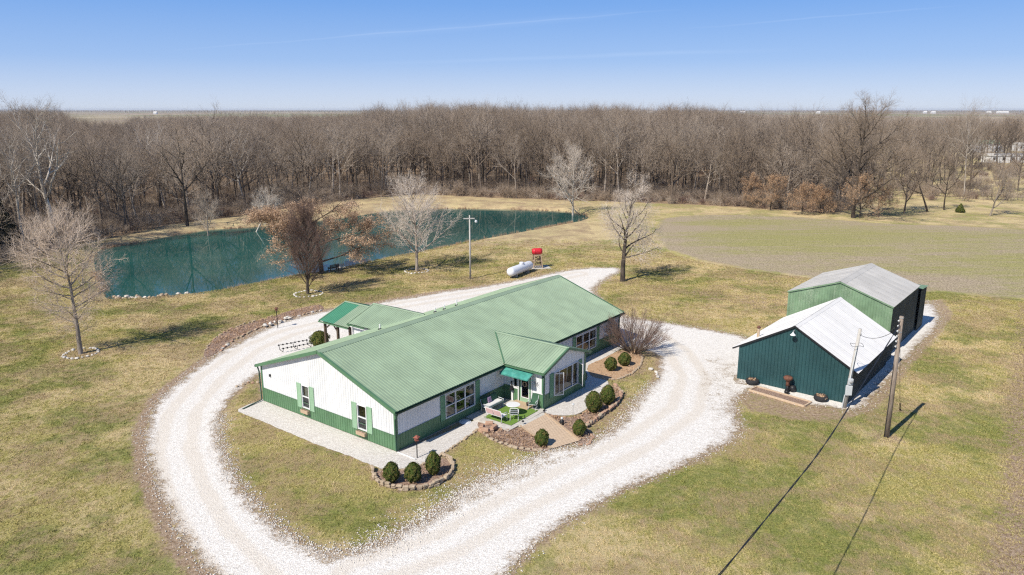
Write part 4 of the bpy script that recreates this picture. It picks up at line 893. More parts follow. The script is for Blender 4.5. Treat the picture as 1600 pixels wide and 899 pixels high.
# ------------------------------------------------------------------ trees
class TreeGen:
    def __init__(s, seed): s.rg = np.random.default_rng(seed); s.chains = {}
    def put(s, part, P, Rr, n):
        s.chains.setdefault(part, []).append((P, Rr, n))
    def grow(s, P0, D0, L, R0, k, wob, up, tip=.25, mid=None):
        m = len(P0); P = np.zeros((m,k+1,3)); P[:,0] = P0; D = D0/np.linalg.norm(D0, axis=1, keepdims=True)
        st = (L/k)[:,None]; Rr = np.zeros((m,k+1)); Rr[:,0] = R0
        for i in range(k):
            D = D + s.rg.normal(0, wob, (m,3)); D[:,2] += (up if np.isscalar(up) else up[i])
            D /= np.linalg.norm(D, axis=1, keepdims=True); P[:,i+1] = P[:,i]+D*st
            Rr[:,i+1] = R0*(1-(1-tip)*((i+1)/k)**.9)
        return P, Rr
    def kids(s, P, Rr, L, num, t0, t1, ang, lenf, radf, flat=0.0):
        """num children on each chain; ang(t) in degrees; returns start, direction, length, radius"""
        m, k1, _ = P.shape; k = k1-1
        t = (np.arange(num)[None]+s.rg.uniform(0,1,(m,num)))/num*(t1-t0)+t0
        f = np.clip(t*k, 0, k-1e-6); i = f.astype(int); w = (f-i)[...,None]; mi = np.arange(m)[:,None]
        A = P[mi,i]; B = P[mi,i+1]; pos = A*(1-w)+B*w; pd = B-A; pd /= np.linalg.norm(pd, axis=2, keepdims=True)
        rr = Rr[mi,i]*(1-w[...,0])+Rr[mi,i+1]*w[...,0]
        az = s.rg.uniform(0, 2*PI, (m,1)) + np.arange(num)[None]*2.399 + s.rg.normal(0,.35,(m,num))
        ref = np.where(np.abs(pd[...,2:3]) > .9, np.array([1.,0,0]), np.array([0,0,1.])); x = np.cross(pd, ref); x /= np.linalg.norm(x, axis=2, keepdims=True); y = np.cross(x, pd)
        q = np.cos(az)[...,None]*x + np.sin(az)[...,None]*y*(1-flat)
        q /= np.linalg.norm(q, axis=2, keepdims=True)
        a = np.radians(ang(t)+s.rg.normal(0, 6, t.shape))[...,None]
        d = pd*np.cos(a)+q*np.sin(a)
        ln = (L[:,None]*lenf(t)*s.rg.uniform(.75,1.2,t.shape)); ra = np.minimum(rr*.85, radf(rr, ln))
        return pos.reshape(-1,3), d.reshape(-1,3), ln.ravel(), ra.ravel()
    def mesh(s, part, name, mat):
        Vs = []; Qs = []; Ts = []; base = 0
        for P, Rr, n in s.chains.get(part, []):
            m, k1, _ = P.shape
            T = np.empty_like(P); T[:,1:-1] = P[:,2:]-P[:,:-2]; T[:,0] = P[:,1]-P[:,0]; T[:,-1] = P[:,-1]-P[:,-2]
            T /= np.linalg.norm(T, axis=2, keepdims=True)+1e-9
            ref = np.where(np.abs(T[:,:1,2:3]) > .9, np.array([1.,0,0]), np.array([0,0,1.])); ref = np.broadcast_to(ref, T.shape)
            x = np.cross(T, ref); x /= np.linalg.norm(x, axis=2, keepdims=True)+1e-9; y = np.cross(x, T)
            a = 2*PI*np.arange(n)/n; c = np.cos(a)[None,None,:,None]; sn = np.sin(a)[None,None,:,None]
            V = P[:,:,None]+(x[:,:,None]*c+y[:,:,None]*sn)*Rr[:,:,None,None]          # m,k1,n,3
            Vs.append(V.reshape(-1,3)); idx = base+np.arange(m*k1*n).reshape(m,k1,n)
            j2 = np.roll(np.arange(n), -1)
            Qs.append(np.stack([idx[:,:-1,:], idx[:,:-1,j2], idx[:,1:,j2], idx[:,1:,:]], -1).reshape(-1,4)); base += m*k1*n
        me = np_mesh(name, np.concatenate(Vs), quads=np.concatenate(Qs), smooth=True); me.materials.append(mat); return me
    def leaves(s, P, per, size, jit, name, mat):
        m, k1, _ = P.shape; n = m*per; i = s.rg.integers(0, m, n); t = s.rg.uniform(.3,1,n)*(k1-1); j = np.minimum(t.astype(int), k1-2); w = (t-j)[:,None]
        c = P[i,j]*(1-w)+P[i,j+1]*w+s.rg.normal(0, jit, (n,3))
        return leaf_mesh(s.rg, c, size, name, mat)
def leaf_mesh(rg, c, size, name, mat, nrm=None):
    n = len(c); u = rg.normal(0,1,(n,3)); 
    if nrm is not None: u = np.cross(nrm, u)+.15*rg.normal(0,1,(n,3))
    u /= np.linalg.norm(u, axis=1, keepdims=True); r = rg.normal(0,1,(n,3)) if nrm is None else nrm+.55*rg.normal(0,1,(n,3))
    v = np.cross(u, r); v /= np.linalg.norm(v, axis=1, keepdims=True)+1e-9; w = np.cross(u, v)
    sz = size*rg.uniform(.6,1.3,(n,1)); f = rg.uniform(-.35,.35,(n,1))*sz
    V = np.stack([c-u*sz, c-v*sz*.55+w*f, c+u*sz, c+v*sz*.55+w*f], 1).reshape(-1,3); I = np.arange(n)[:,None]*4
    me = np_mesh(name, V, tris=np.concatenate([I+np.array([[0,1,2]]), I+np.array([[0,2,3]])])); me.materials.append(mat); return me

def wood_tree(seed, H, fork=.42, spread=30, r=None, tw=.016, dens=1.0, lean=0.0, limbs=7, twigs=True, up2=.10, t1low=.35):
    """woodland tree: trunk dividing into rising limbs, each branching three times"""
    g = TreeGen(seed); rg = g.rg; r = r or H*.0125
    D = np.array([[lean*math.cos(seed), lean*math.sin(seed), 1.0]])
    P, Rr = g.grow(np.zeros((1,3))-[[0,0,.3]], D, np.array([H*.80]), np.array([r]), 9, .045, .03, .12); g.put('trunk', P, Rr, 8)
    Ls = np.array([H*.80])
    a = g.kids(P, Rr, Ls, limbs, t1low, .97, lambda t: spread+26*(1-t), lambda t: .66-.36*t, lambda q, l: l*.019)
    P1, R1 = g.grow(*a[:4], 7, .10, up2, .2); g.put('trunk', P1, R1, 5)
    b = g.kids(P1, R1, a[2], 8, .2, .98, lambda t: 36+10*(1-t), lambda t: .55-.22*t, lambda q, l: l*.020)
    P2, R2 = g.grow(*b[:4], 5, .13, up2*.8, .25); g.put('trunk', P2, R2, 4)
    b0 = g.kids(P, Rr, Ls, 9, .6, 1, lambda t: 34, lambda t: .20, lambda q, l: l*.012); P20, R20 = g.grow(*b0[:4], 5, .13, up2*.8, .25); g.put('crown', P20, R20, 3)
    n3 = max(2, int(7*dens)); PP = np.concatenate([P2, P20]); RR = np.concatenate([R2, R20]); LL = np.concatenate([b[2], b0[2]])
    c = g.kids(PP, RR, LL, n3, .15, 1.0, lambda t: 38+0*t, lambda t: .55-.2*t, lambda q, l: np.maximum(l*.009, tw*.9)); P3, R3 = g.grow(*c[:4], 4, .15, up2*.6, .4); g.put('crown', P3, R3, 3)
    d = g.kids(P3, R3, c[2], max(3, int(5*dens)), .1, 1.0, lambda t: 38+0*t, lambda t: .8-.25*t, lambda q, l: 0*l+tw*.8); P4, R4 = g.grow(*d[:4], 2, .18, up2*.5, .45); g.put('crown', P4, R4, 3)
    g.tips = P4; g.P3 = P3
    return g
def lawn_tree(seed, H, kind):
    g = TreeGen(seed)
    if kind == 'pin':          # straight leader, low limbs level or drooping, top limbs rising
        P, Rr = g.grow(np.zeros((1,3))-[[0,0,.2]], np.array([[.02,.0,1]]), np.array([H*.98]), np.array([H*.019]), 14, .03, .05, .06); g.put('trunk', P, Rr, 10)
        a = g.kids(P, Rr, np.array([H]), 38, .17, .97, lambda t: 90-48*t, lambda t: .09+.31*np.sin(np.clip((1.12-t),0,1)*PI), lambda q, l: l*.0165)
        P1, R1 = g.grow(*a[:4], 8, .07, .045, .2); g.put('trunk', P1, R1, 5)
        b = g.kids(P1, R1, a[2], 11, .12, .98, lambda t: 44+0*t, lambda t: .46-.24*t, lambda q, l: l*.015); P2, R2 = g.grow(*b[:4], 5, .11, .06, .3); g.put('crown', P2, R2, 4)
        c = g.kids(P2, R2, b[2], 6, .15, 1, lambda t: 40+0*t, lambda t: .6-.2*t, lambda q, l: 0*l+.015); P3, R3 = g.grow(*c[:4], 3, .13, .05, .4); g.put('crown', P3, R3, 3)
        d = g.kids(P3, R3, c[2], 4, .1, 1, lambda t: 40+0*t, lambda t: .8-.2*t, lambda q, l: 0*l+.012); P4, R4 = g.grow(*d[:4], 2, .15, .05, .5); g.put('crown', P4, R4, 3)
    elif kind == 'sparse':     # dark gnarled limbs with pale tufted ends
        P, Rr = g.grow(np.zeros((1,3))-[[0,0,.2]], np.array([[.02,.03,1]]), np.array([H*.93]), np.array([H*.026]), 12, .05, .05, .06); g.put('trunk', P, Rr, 10)
        a = g.kids(P, Rr, np.array([H]), 19, .22, .95, lambda t: 84-46*t, lambda t: .46-.27*t, lambda q, l: l*.022)
        P1, R1 = g.grow(*a[:4], 8, .13, .06, .25); g.put('trunk', P1, R1, 6)
        b = g.kids(P1, R1, a[2], 9, .2, .98, lambda t: 48+0*t, lambda t: .46-.2*t, lambda q, l: l*.016); P2, R2 = g.grow(*b[:4], 5, .15, .03, .3); g.put('crown', P2, R2, 4)
        c = g.kids(P2, R2, b[2], 8, .1, 1, lambda t: 50+0*t, lambda t: .65-.2*t, lambda q, l: 0*l+.020); P3, R3 = g.grow(*c[:4], 3, .18, .0, .4); g.put('crown', P3, R3, 3)
        d = g.kids(P3, R3, c[2], 4, .1, 1, lambda t: 46+0*t, lambda t: .9-.2*t, lambda q, l: 0*l+.017); P4, R4 = g.grow(*d[:4], 2, .2, .0, .5); g.put('crown', P4, R4, 3)
    elif kind == 'round':      # clear stem, many rising limbs fanning out into a globe
        P, Rr = g.grow(np.zeros((1,3))-[[0,0,.2]], np.array([[.0,.01,1]]), np.array([H*.92]), np.array([H*.017]), 12, .03, .05, .08); g.put('trunk', P, Rr, 10)
        a = g.kids(P, Rr, np.array([H]), 30, .18, .84, lambda t: 74-40*t, lambda t: .60-.38*t, lambda q, l: l*.0145)
        P1, R1 = g.grow(*a[:4], 8, .06, .055, .2); g.put('trunk', P1, R1, 5)
        b = g.kids(P1, R1, a[2], 11, .15, .98, lambda t: 36+0*t, lambda t: .42-.2*t, lambda q, l: l*.014); P2, R2 = g.grow(*b[:4], 5, .1, .05, .3); g.put('crown', P2, R2, 4)
        c = g.kids(P2, R2, b[2], 6, .15, 1, lambda t: 38+0*t, lambda t: .6-.2*t, lambda q, l: 0*l+.019); P3, R3 = g.grow(*c[:4], 3, .12, .04, .4); g.put('crown', P3, R3, 3)
        d = g.kids(P3, R3, c[2], 4, .1, 1, lambda t: 38+0*t, lambda t: .8-.2*t, lambda q, l: 0*l+.016); P4, R4 = g.grow(*d[:4], 2, .15, .03, .5); g.put('crown', P4, R4, 3)
    elif kind == 'vase':       # short stem, dense upright twigs in an egg shape
        P, Rr = g.grow(np.zeros((1,3))-[[0,0,.2]], np.array([[.0,.01,1]]), np.array([H*.95]), np.array([H*.018]), 12, .03, .05, .06); g.put('trunk', P, Rr, 9)
        a = g.kids(P, Rr, np.array([H]), 46, .09, .88, lambda t: 56-30*t, lambda t: .58-.42*t, lambda q, l: l*.013)
        P1, R1 = g.grow(*a[:4], 8, .05, .14, .2); g.put('trunk', P1, R1, 5)
        b = g.kids(P1, R1, a[2], 12, .15, .98, lambda t: 30+0*t, lambda t: .36-.15*t, lambda q, l: l*.013); P2, R2 = g.grow(*b[:4], 5, .08, .09, .3); g.put('crown', P2, R2, 4)
        c = g.kids(P2, R2, b[2], 8, .15, 1, lambda t: 32+0*t, lambda t: .6-.2*t, lambda q, l: 0*l+.016); P3, R3 = g.grow(*c[:4], 3, .1, .06, .4); g.put('crown', P3, R3, 3)
        d = g.kids(P3, R3, c[2], 4, .1, 1, lambda t: 34+0*t, lambda t: .8-.2*t, lambda q, l: 0*l+.014); P4, R4 = g.grow(*d[:4], 2, .12, .05, .5); g.put('crown', P4, R4, 3)
    elif kind == 'shrub':      # many stems fanning from the ground
        n = 80; rg = g.rg; az = rg.uniform(0,2*PI,n); sp = np.sqrt(rg.uniform(0.02,1,n))*1.12
        D = np.stack([np.cos(az)*np.sin(sp), np.sin(az)*np.sin(sp), np.cos(sp)], 1)
        P, Rr = g.grow(np.c_[np.cos(az)*.25, np.sin(az)*.25, np.zeros(n)-.05], D, rg.uniform(.75,1.05,n)*H, np.full(n,.028), 8, .05, .03, .3); g.put('trunk', P, Rr, 5)
        b = g.kids(P, Rr, np.full(n,H), 9, .3, .98, lambda t: 28+0*t, lambda t: .34-.2*t, lambda q, l: 0*l+.010); P2, R2 = g.grow(*b[:4], 4, .09, .06, .5); g.put('crown', P2, R2, 3)
        c = g.kids(P2, R2, b[2], 6, .2, 1, lambda t: 34+0*t, lambda t: .5-.2*t, lambda q, l: 0*l+.008); P3, R3 = g.grow(*c[:4], 2, .12, .05, .6); g.put('crown', P3, R3, 3); P4 = P3
    g.tips = P4; g.P3 = P3; return g
def place_tree(name, g, x, y, label, cat='tree', mats=('bark_brown','twig_brown'), rz=0, sc=1, group=None, leafspec=None, z=None):
    t = empty(name, (x, y, gz(x, y) if z is None else z), rz, label, cat, group); t.scale = (sc, sc, sc) if np.isscalar(sc) else sc
    link('trunk' if cat == 'tree' else 'stem', g.mesh('trunk', 'trunk', M[mats[0]]), t); link('crown', g.mesh('crown', 'crown', M[mats[1]]), t)
    if leafspec:
        o = link('leaves', g.leaves(*leafspec[:4], 'leaves', M[leafspec[4]]), t); o['kind'] = 'stuff'
    return t
place_tree('pin_oak_tree', lawn_tree(11, 11.4, 'pin'), -36.95, 60.24, 'bare pale-twigged tree in a stone ring left of the pond', mats=('bark_grey','twig_tan'), rz=.6)
place_tree('pear_tree', lawn_tree(12, 10.3, 'vase'), -23.12, 81.22, 'dense egg-shaped bare tree with reddish twigs before the tan-leaved oak', mats=('bark_dark','twig_red'))
place_tree('maple_tree', lawn_tree(13, 12.9, 'round'), -12.34, 93.48, 'bare whitish round-crowned tree in a stone ring left of the tall lamp pole', mats=('bark_grey','twig_pale'), rz=2)
place_tree('walnut_tree', lawn_tree(24, 12.9, 'sparse'), 13.47, 87.62, 'bare tree with dark crooked limbs at the end of the gravel', mats=('bark_dark','twig_pale'), rz=1.2)
sx_, sy_ = 10.47, 60.58
place_tree('bare_shrub', lawn_tree(15, 3.9, 'shrub'), sx_, sy_, 'large bare fan-shaped bush at the right front corner of the house', 'shrub', ('bark_brown','twig_red'))
oakx, oaky = (-24.65,88.67)
g = wood_tree(31, 13.6, spread=50, r=.24, limbs=15, up2=.04, t1low=.16, tw=.016)
g.low = g.P3[g.P3[:,-1,2] < 9.2]
place_tree('leafy_oak_tree', g, oakx+.4, oaky+3.4, 'oak holding tan dead leaves on the near bank of the pond', mats=('bark_dark','twig_brown'), rz=1.1, sc=(1.3,1.3,1), leafspec=(g.low, 60, .075, .20, 'leaf_tan'))


# ------------------------------------------------------------------ the wood
def at_px(x, y): return None
protos = []; rg_ = np.random.default_rng(4)          # (trunk mesh, crown mesh) of woodland trees 20 m tall
MATS = [('bark_brown','twig_brown'),('bark_grey','twig_grey'),('bark_dark','twig_brown'),('bark_brown','twig_grey'),('bark_dark','twig_brown'),('bark_brown','twig_brown'),('bark_grey','twig_grey'),('bark_brown','twig_grey'),('bark_dark','twig_brown'),('bark_white','twig_grey')]
for k in range(10):
    gg = wood_tree(100+k, 20, spread=[26,38,30,44,24,34,40,28,36,34][k], limbs=[8,9,8,10,7,9,8,10,9,8][k], t1low=[.40,.30,.45,.25,.45,.32,.35,.38,.25,.35][k], tw=.026, dens=.72, r=[.20,.26,.22,.30,.19,.24,.22,.2,.27,.24][k], lean=[.0,.08,.03,.05,0,.1,.04,.02,.07,.12][k])
    protos.append((gg.mesh('trunk','trunk',M[MATS[k][0]]), gg.mesh('crown','crown',M[MATS[k][1]])))
def ztop(px): return np.interp(px, [-400,0,60,100,135,200,240,370,450,540,590,660,740,800,870,960,1010,1080,1130,1200,1290,1350,1400,1700],
                                   [168,166,160,166,178,182,177,172,175,170,163,157,152,160,158,157,163,158,166,172,170,160,168,176])
FPX, PIT = 1155.16, math.radians(13.548)
def col_of(x, y): return 800+FPX*x/(y*math.cos(PIT)+CAMH*math.sin(PIT))
def tree_h(x, y): return CAMH+(171-ztop(col_of(x, y)))*y/FPX
def jitter_grid(x0, x1, y0, y1, s, rg, j=.42):
    a, b = np.meshgrid(np.arange(x0, x1, float(s)), np.arange(y0, y1, float(s))); p = np.stack([a.ravel(), b.ravel()], 1).astype(float); p[:,0] += ((np.round(p[:,1]/s)) % 2)*s/2
    return p+rg.uniform(-j*s, j*s, p.shape)
rg = np.random.default_rng(77)
C = jitter_grid(-230, 130, 44, 360, 5.3, rg); d_edge = -sdf(C, FOREST_POLY)
ok = (d_edge > .5) & (C[:,0] < .76*C[:,1]+16) & (C[:,0] > -.86*C[:,1]-32); C = C[ok]; d_edge = d_edge[ok]
KEEP = [(-71.37,114.21), (-58.69,132.65), (66.88,144.19)]
for kx, ky in KEEP: m = np.hypot(C[:,0]-kx, C[:,1]-ky) > 5; C = C[m]; d_edge = d_edge[m]
seen = np.where(np.abs(C[:,0]) < .70*C[:,1]+2, 0, 900); order = np.argsort(d_edge*.8+np.hypot(C[:,0], C[:,1])*.1+seen+rg.uniform(0, 3, len(C))); ind = C[order[:262]]; rest = C[order[262:]]
first = {}
for n_, (x, y) in enumerate(ind):
    k = int(rg.integers(0, 9)) if rg.uniform() > .03 else 9; H = max(9., tree_h(x, y)*rg.uniform(.72, 1.02))*(1.12 if rg.uniform() < .13 else 1); d = -sdf([(x, y)], FOREST_POLY)[0]; px = col_of(x, y)
    if d < 4: H *= rg.uniform(.72, 1.0)
    zone = 'left of the pond' if px < 180 else 'beyond the pond on the left' if px < 420 else 'beyond the middle of the pond' if px < 680 else 'beyond the pond tip' if px < 930 else 'beyond the crop field' if px < 1180 else 'behind the rusty young oaks'
    look = {'bark_brown':'brown','bark_grey':'pale grey','bark_dark':'dark-limbed','bark_white':'white-limbed'}[MATS[k][0]]
    row = 'at the edge of the wood' if d < 7 else 'deeper in the wood'
    t = empty('woodland_tree', (x, y, gz(x, y)-.1), float(rg.uniform(0, 2*PI)), 'bare %s tree %s %s' % (look, row, zone), 'tree', 'bare %s trees %s %s' % (look, row, zone))
    w = H/20*.97; t.scale = (w*rg.uniform(.9,1.25), w*rg.uniform(.9,1.25), w)
    link('trunk', protos[k][0], t); link('crown', protos[k][1], t)
# instanced stuff: what nobody could count
pc = bpy.data.collections.new('woodland_stock')
def stock(tr, cr, nm):
    """one mesh from a trunk and a crown, for instancing only"""
    bm = bmesh.new(); bm.from_mesh(tr); n0 = len(bm.faces); bm.from_mesh(cr)
    for i, f in enumerate(bm.faces): f.material_index = 0 if i < n0 else 1
    me = bpy.data.meshes.new(nm); bm.to_mesh(me); bm.free(); me.materials.append(tr.materials[0]); me.materials.append(cr.materials[0])
    return bpy.data.objects.new(nm, me)
for k in range(0, 9, 2): pc.objects.link(stock(*protos[k], 'stock_tree'))
def scatter(name, pts, coll, scales, seed, label, cat):
    me = bpy.data.meshes.new(name); me.from_pydata([tuple(p) for p in pts], [], []); me.update()
    me.attributes.new('sc', 'FLOAT', 'POINT').data.foreach_set('value', np.asarray(scales, np.float32))
    o = link(name, me); tag(o, label, cat, None, 'stuff')
    ng = bpy.data.node_groups.new(name+'_scatter', 'GeometryNodeTree'); ng.interface.new_socket('Geometry', in_out='INPUT', socket_type='NodeSocketGeometry'); ng.interface.new_socket('Geometry', in_out='OUTPUT', socket_type='NodeSocketGeometry')
    N = ng.nodes; gi = N.new('NodeGroupInput'); go = N.new('NodeGroupOutput'); iop = N.new('GeometryNodeInstanceOnPoints'); ci = N.new('GeometryNodeCollectionInfo')
    ci.inputs['Collection'].default_value = coll; ci.inputs['Separate Children'].default_value = True; ci.inputs['Reset Children'].default_value = True
    rv = N.new('FunctionNodeRandomValue'); rv.data_type = 'INT'; rv.inputs['Min'].default_value = 0; rv.inputs['Max'].default_value = len(coll.objects)-1; rv.inputs['Seed'].default_value = seed
    rr = N.new('FunctionNodeRandomValue'); rr.data_type = 'FLOAT_VECTOR'; rr.inputs[0].default_value = (0,0,0); rr.inputs[1].default_value = (0,0,6.283); rr.inputs['Seed'].default_value = seed+1
    na = N.new('GeometryNodeInputNamedAttribute'); na.data_type = 'FLOAT'; na.inputs['Name'].default_value = 'sc'
    L = ng.links.new; iop.inputs['Pick Instance'].default_value = True
    L(gi.outputs[0], iop.inputs['Points']); L(ci.outputs[0], iop.inputs['Instance']); L(rv.outputs['Value'] if rv.outputs['Value'].enabled else [q for q in rv.outputs if q.enabled][0], iop.inputs['Instance Index'])
    L([q for q in rr.outputs if q.enabled][0], iop.inputs['Rotation']); L(na.outputs[0], iop.inputs['Scale']); L(iop.outputs[0], go.inputs[0])
    md = o.modifiers.new('scatter', 'NODES'); md.node_group = ng; return o
xr = rg.uniform(.47, .74, 150); yr = rg.uniform(185, 380, 150); rest = np.concatenate([rest, np.c_[xr*yr, yr][~((xr > .62) & (yr < 260))]])
Hs = np.array([max(10., tree_h(x, y)*rg.uniform(.78, 1.02))*(1.08 if rg.uniform() < .08 else 1)/20 for x, y in rest])
scatter('deep_woodland', [(x, y, -.1) for x, y in rest], pc, Hs*.97, 3, 'mass of bare grey-brown trees filling the wood behind the pond', 'wood')
# farther woods, out to the horizon
P_ = []; S_ = []
def belt(x0, x1, y, depth, sp, h, holes=()):
    p = jitter_grid(x0, x1, y, y+depth, sp, rg); p = p[np.abs(p[:,0]) < .80*p[:,1]+60]
    for a, b in holes: p = p[~((p[:,0]/p[:,1] > a) & (p[:,0]/p[:,1] < b))]
    for q in p: P_.append((q[0], q[1], 0)); S_.append(h*rg.uniform(.75, 1.0)/20)
belt(-330, 120, 330, 190, 10, 18.5, [(-.60,-.50),(.32,9)])
belt(-700, 60, 640, 90, 15, 17, [(-.62,-.44)]); belt(-900, 500, 1150, 60, 20, 15, [(-.60,-.50),(-.2,-.1),(.25,.36),(.52,.62)])
belt(-1900, 1900, 2300, 40, 14, 14, [(-.62,-.40),(-.3,-.22),(.1,.16),(.36,.45),(.5,.66)]); belt(-3600, 3600, 4300, 50, 13, 15); belt(-5500, 5500, 6900, 60, 17, 18)
belt(210, 330, 480, 30, 12, 13, [(.56,.60)]); belt(255, 380, 560, 50, 12, 14); 
scatter('distant_woods', P_, pc, S_, 9, 'bands of far bare woods below the horizon', 'wood')
# undergrowth at the foot of the wood
uc = bpy.data.collections.new('brush_stock')
for k, (h, tm) in enumerate(((2.6,'twig_brown'),(2.0,'twig_grey'),(3.4,'twig_brown'),(1.6,'twig_red'))):
    gg = TreeGen(200+k); n = 16; az = gg.rg.uniform(0,2*PI,n); sp = np.sqrt(gg.rg.uniform(.02,1,n))*.7
    Pp, Rr = gg.grow(np.c_[gg.rg.normal(0,.5,(n,2)), np.zeros(n)-.05], np.stack([np.cos(az)*np.sin(sp), np.sin(az)*np.sin(sp), np.cos(sp)], 1), gg.rg.uniform(.6,1,n)*h, np.full(n,.03), 5, .09, .02, .4); gg.put('trunk', Pp, Rr, 3)
    b = gg.kids(Pp, Rr, np.full(n,h), 7, .2, 1, lambda t: 38+0*t, lambda t: .42-.2*t, lambda q, l: 0*l+.017); P2_, R2_ = gg.grow(*b[:4], 3, .12, .03, .6); gg.put('trunk', P2_, R2_, 3)
    c = gg.kids(P2_, R2_, b[2], 4, .2, 1, lambda t: 40+0*t, lambda t: .6-.2*t, lambda q, l: 0*l+.014); P3_, R3_ = gg.grow(*c[:4], 2, .12, .03, .6); gg.put('trunk', P3_, R3_, 3)
    uc.objects.link(bpy.data.objects.new('stock_brush', gg.mesh('trunk', 'stock_brush', M[tm])))
U = jitter_grid(-190, 110, 44, 260, 2.0, rg, .5); du = -sdf(U, FOREST_POLY); U = U[(du > -.5) & (du < 60) & (rg.uniform(0,1,len(U)) < np.exp(-np.maximum(du-8,0)/22)*.9) & (np.abs(U[:,0]) < .82*U[:,1]+25)]
ur = rg.uniform(.47, .72, 420); uy = rg.uniform(168, 330, 420); U = np.concatenate([U, np.c_[ur*uy, uy]])
scatter('undergrowth', [(x, y, gz(x, y)) for x, y in U], uc, rg.uniform(.5, 1.25, len(U)), 5, 'tangle of bare brush at the foot of the wood', 'undergrowth')

# trees of the wood's edge that the photograph tells apart
def edge_tree(name, seed, px, H, label, mats, leafspec=None, **kw):
    x, y = px; rz = kw.pop('rz', 0); sc = kw.pop('sc', 1); return place_tree(name, wood_tree(seed, H, **kw), x, y, label, mats=mats, rz=rz, sc=sc, leafspec=leafspec)
edge_tree('sycamore_tree', 41, (-71.37,114.21), 22.5, 'tall tree with forked white limbs at the left edge of the wood', ('bark_white','twig_grey'), spread=34, limbs=9, r=.46, t1low=.35, tw=.02)
edge_tree('sycamore_tree', 53, (-72.04,107.73), 20, 'thinner white-limbed tree left of the tall forked white one', ('bark_white','twig_grey'), spread=30, limbs=8, r=.24, t1low=.35, tw=.02)
edge_tree('dark_oak_tree', 42, (-58.37,131.89), 19.5, 'black-limbed spreading tree on the far bank left of the pond', ('bark_dark','twig_brown'), spread=44, limbs=8, r=.34, t1low=.42, tw=.02)
edge_tree('white_tree', 43, (12.36,149.75), 15.5, 'white-barked bare tree at the right tip of the pond', ('bark_white','twig_pale'), spread=44, limbs=15, r=.22, t1low=.16, tw=.022)
edge_tree('leaning_tree', 44, (-45.28,128.95), 9.5, 'pale leaning tree overhanging the water on the far bank', ('bark_white','twig_pale'), spread=34, limbs=10, r=.14, lean=.5, t1low=.2, tw=.018)
edge_tree('small_tree', 45, (-51.83,124.76), 8.5, 'small grey tree with a flared foot at the far waterline', ('bark_grey','twig_grey'), spread=44, limbs=12, r=.15, t1low=.15, tw=.018)
edge_tree('big_oak_tree', 46, (66.09,142.42), 24.0, 'broad dark oak standing tallest at the right end of the wood', ('bark_dark','twig_brown'), spread=46, limbs=17, r=.42, t1low=.12, tw=.030, dens=1.5)
edge_tree('leaning_tree', 47, (85.13,150.72), 15.5, 'dark crooked tree leaning right beside the broad oak', ('bark_dark','twig_brown'), spread=34, limbs=9, r=.22, lean=.30, t1low=.3)
edge_tree('leaning_tree', 48, (90.10,153.69), 14, 'slim dark tree leaning right over the low green cedar', ('bark_dark','twig_brown'), spread=32, limbs=8, r=.17, lean=.22, t1low=.3)
edge_tree('birch_tree', 49, (104.79,171.71), 23, 'thin white-stemmed tree rising to the horizon right of the broad oak', ('bark_white','twig_grey'), spread=26, limbs=8, r=.16, t1low=.4)
edge_tree('forked_tree', 50, (94.17,145.09), 12, 'small low-forked tree alone on the grass at the far right', ('bark_grey','twig_grey'), spread=42, limbs=9, r=.17, lean=.25, t1low=.14)
edge_tree('bare_tree', 51, (79.29,148.79), 15, 'bushy bare tree touching the right side of the broad oak', ('bark_brown','twig_brown'), spread=38, limbs=10, r=.2, t1low=.2)
edge_tree('bare_tree', 52, (128.36,188.16), 13, 'bare tree cut by the right edge of the picture', ('bark_brown','twig_brown'), spread=38, limbs=9, r=.2, t1low=.3)
YO = [((51.63,160.00),7.5,'leftmost'),((54.27,154.71),8.5,'second'),((58.24,147.85),7.0,'third'),((62.22,148.79),6.0,'fourth'),((71.77,144.19),7.5,'last, right of the broad oak')]
for i, ((x, y), h, w) in enumerate(YO):
    gg = wood_tree(60+i, h, spread=50, limbs=12, r=.13, t1low=.12, tw=.02, up2=.04)
    place_tree('young_oak_tree', gg, x, y, 'young oak with rusty leaves at the field edge, %s from the left' % w if i < 4 else 'young oak with rusty dead leaves right of the broad oak', mats=('bark_dark','twig_brown'), group='young oaks with dead leaves', leafspec=(gg.P3[::2], 12, .085, .2, 'leaf_orange'))
gg = wood_tree(70, 9, spread=52, limbs=12, r=.13, t1low=.10, tw=.02)
OX, OY = (66.93,141.55)
place_tree('young_oak_tree', gg, OX, OY, 'young oak with rusty dead leaves in front of the broad oak', mats=('bark_dark','twig_brown'), group='young oaks with dead leaves', leafspec=(gg.P3[::2], 12, .085, .2, 'leaf_orange'))
# loose trees on the open ground at the right
lt = [(1432,300,13),(1420,285,15),(1470,290,12),(1515,296,14),(1560,290,11),(1440,268,17),(1405,262,18),(1490,262,18),(1530,250,15),(1395,300,15),(1455,250,18),(1480,245,20),(1505,240,21),(1520,236,20),(1425,245,18),(1535,268,10),(1585,262,9),(1565,236,13),(1590,232,14),(1598,226,13),(1400,240,19),(1382,285,18),(1378,310,17)]
LT = [(102.69,188.16),(114.01,213.59),(118.02,204.40),(119.90,194.34),(133.87,204.40),(138.35,251.95),(139.42,268.91),(159.00,268.91),(193.82,310.58),(96.68,188.16),(173.91,310.58),(192.77,331.94),(214.37,356.40),(232.44,378.69),(177.18,331.94),(158.88,251.95),(180.90,268.91),(246.97,378.69),(271.80,403.91),(304.59,448.63),(182.44,356.40),(107.02,213.59),(87.15,174.25)]
for i, ((x, y), (_, _, h)) in enumerate(zip(LT, lt)):
    k = i % 9; t = empty('pasture_tree', (x, y, 0), float(rg.uniform(0,6)), 'bare brown tree on open ground between the broad oak and the trailers', 'tree', 'trees scattered on the open ground at the right')
    t.scale = (h/19, h/19, h/20); link('trunk', protos[k][0], t); link('crown', protos[k][1], t)
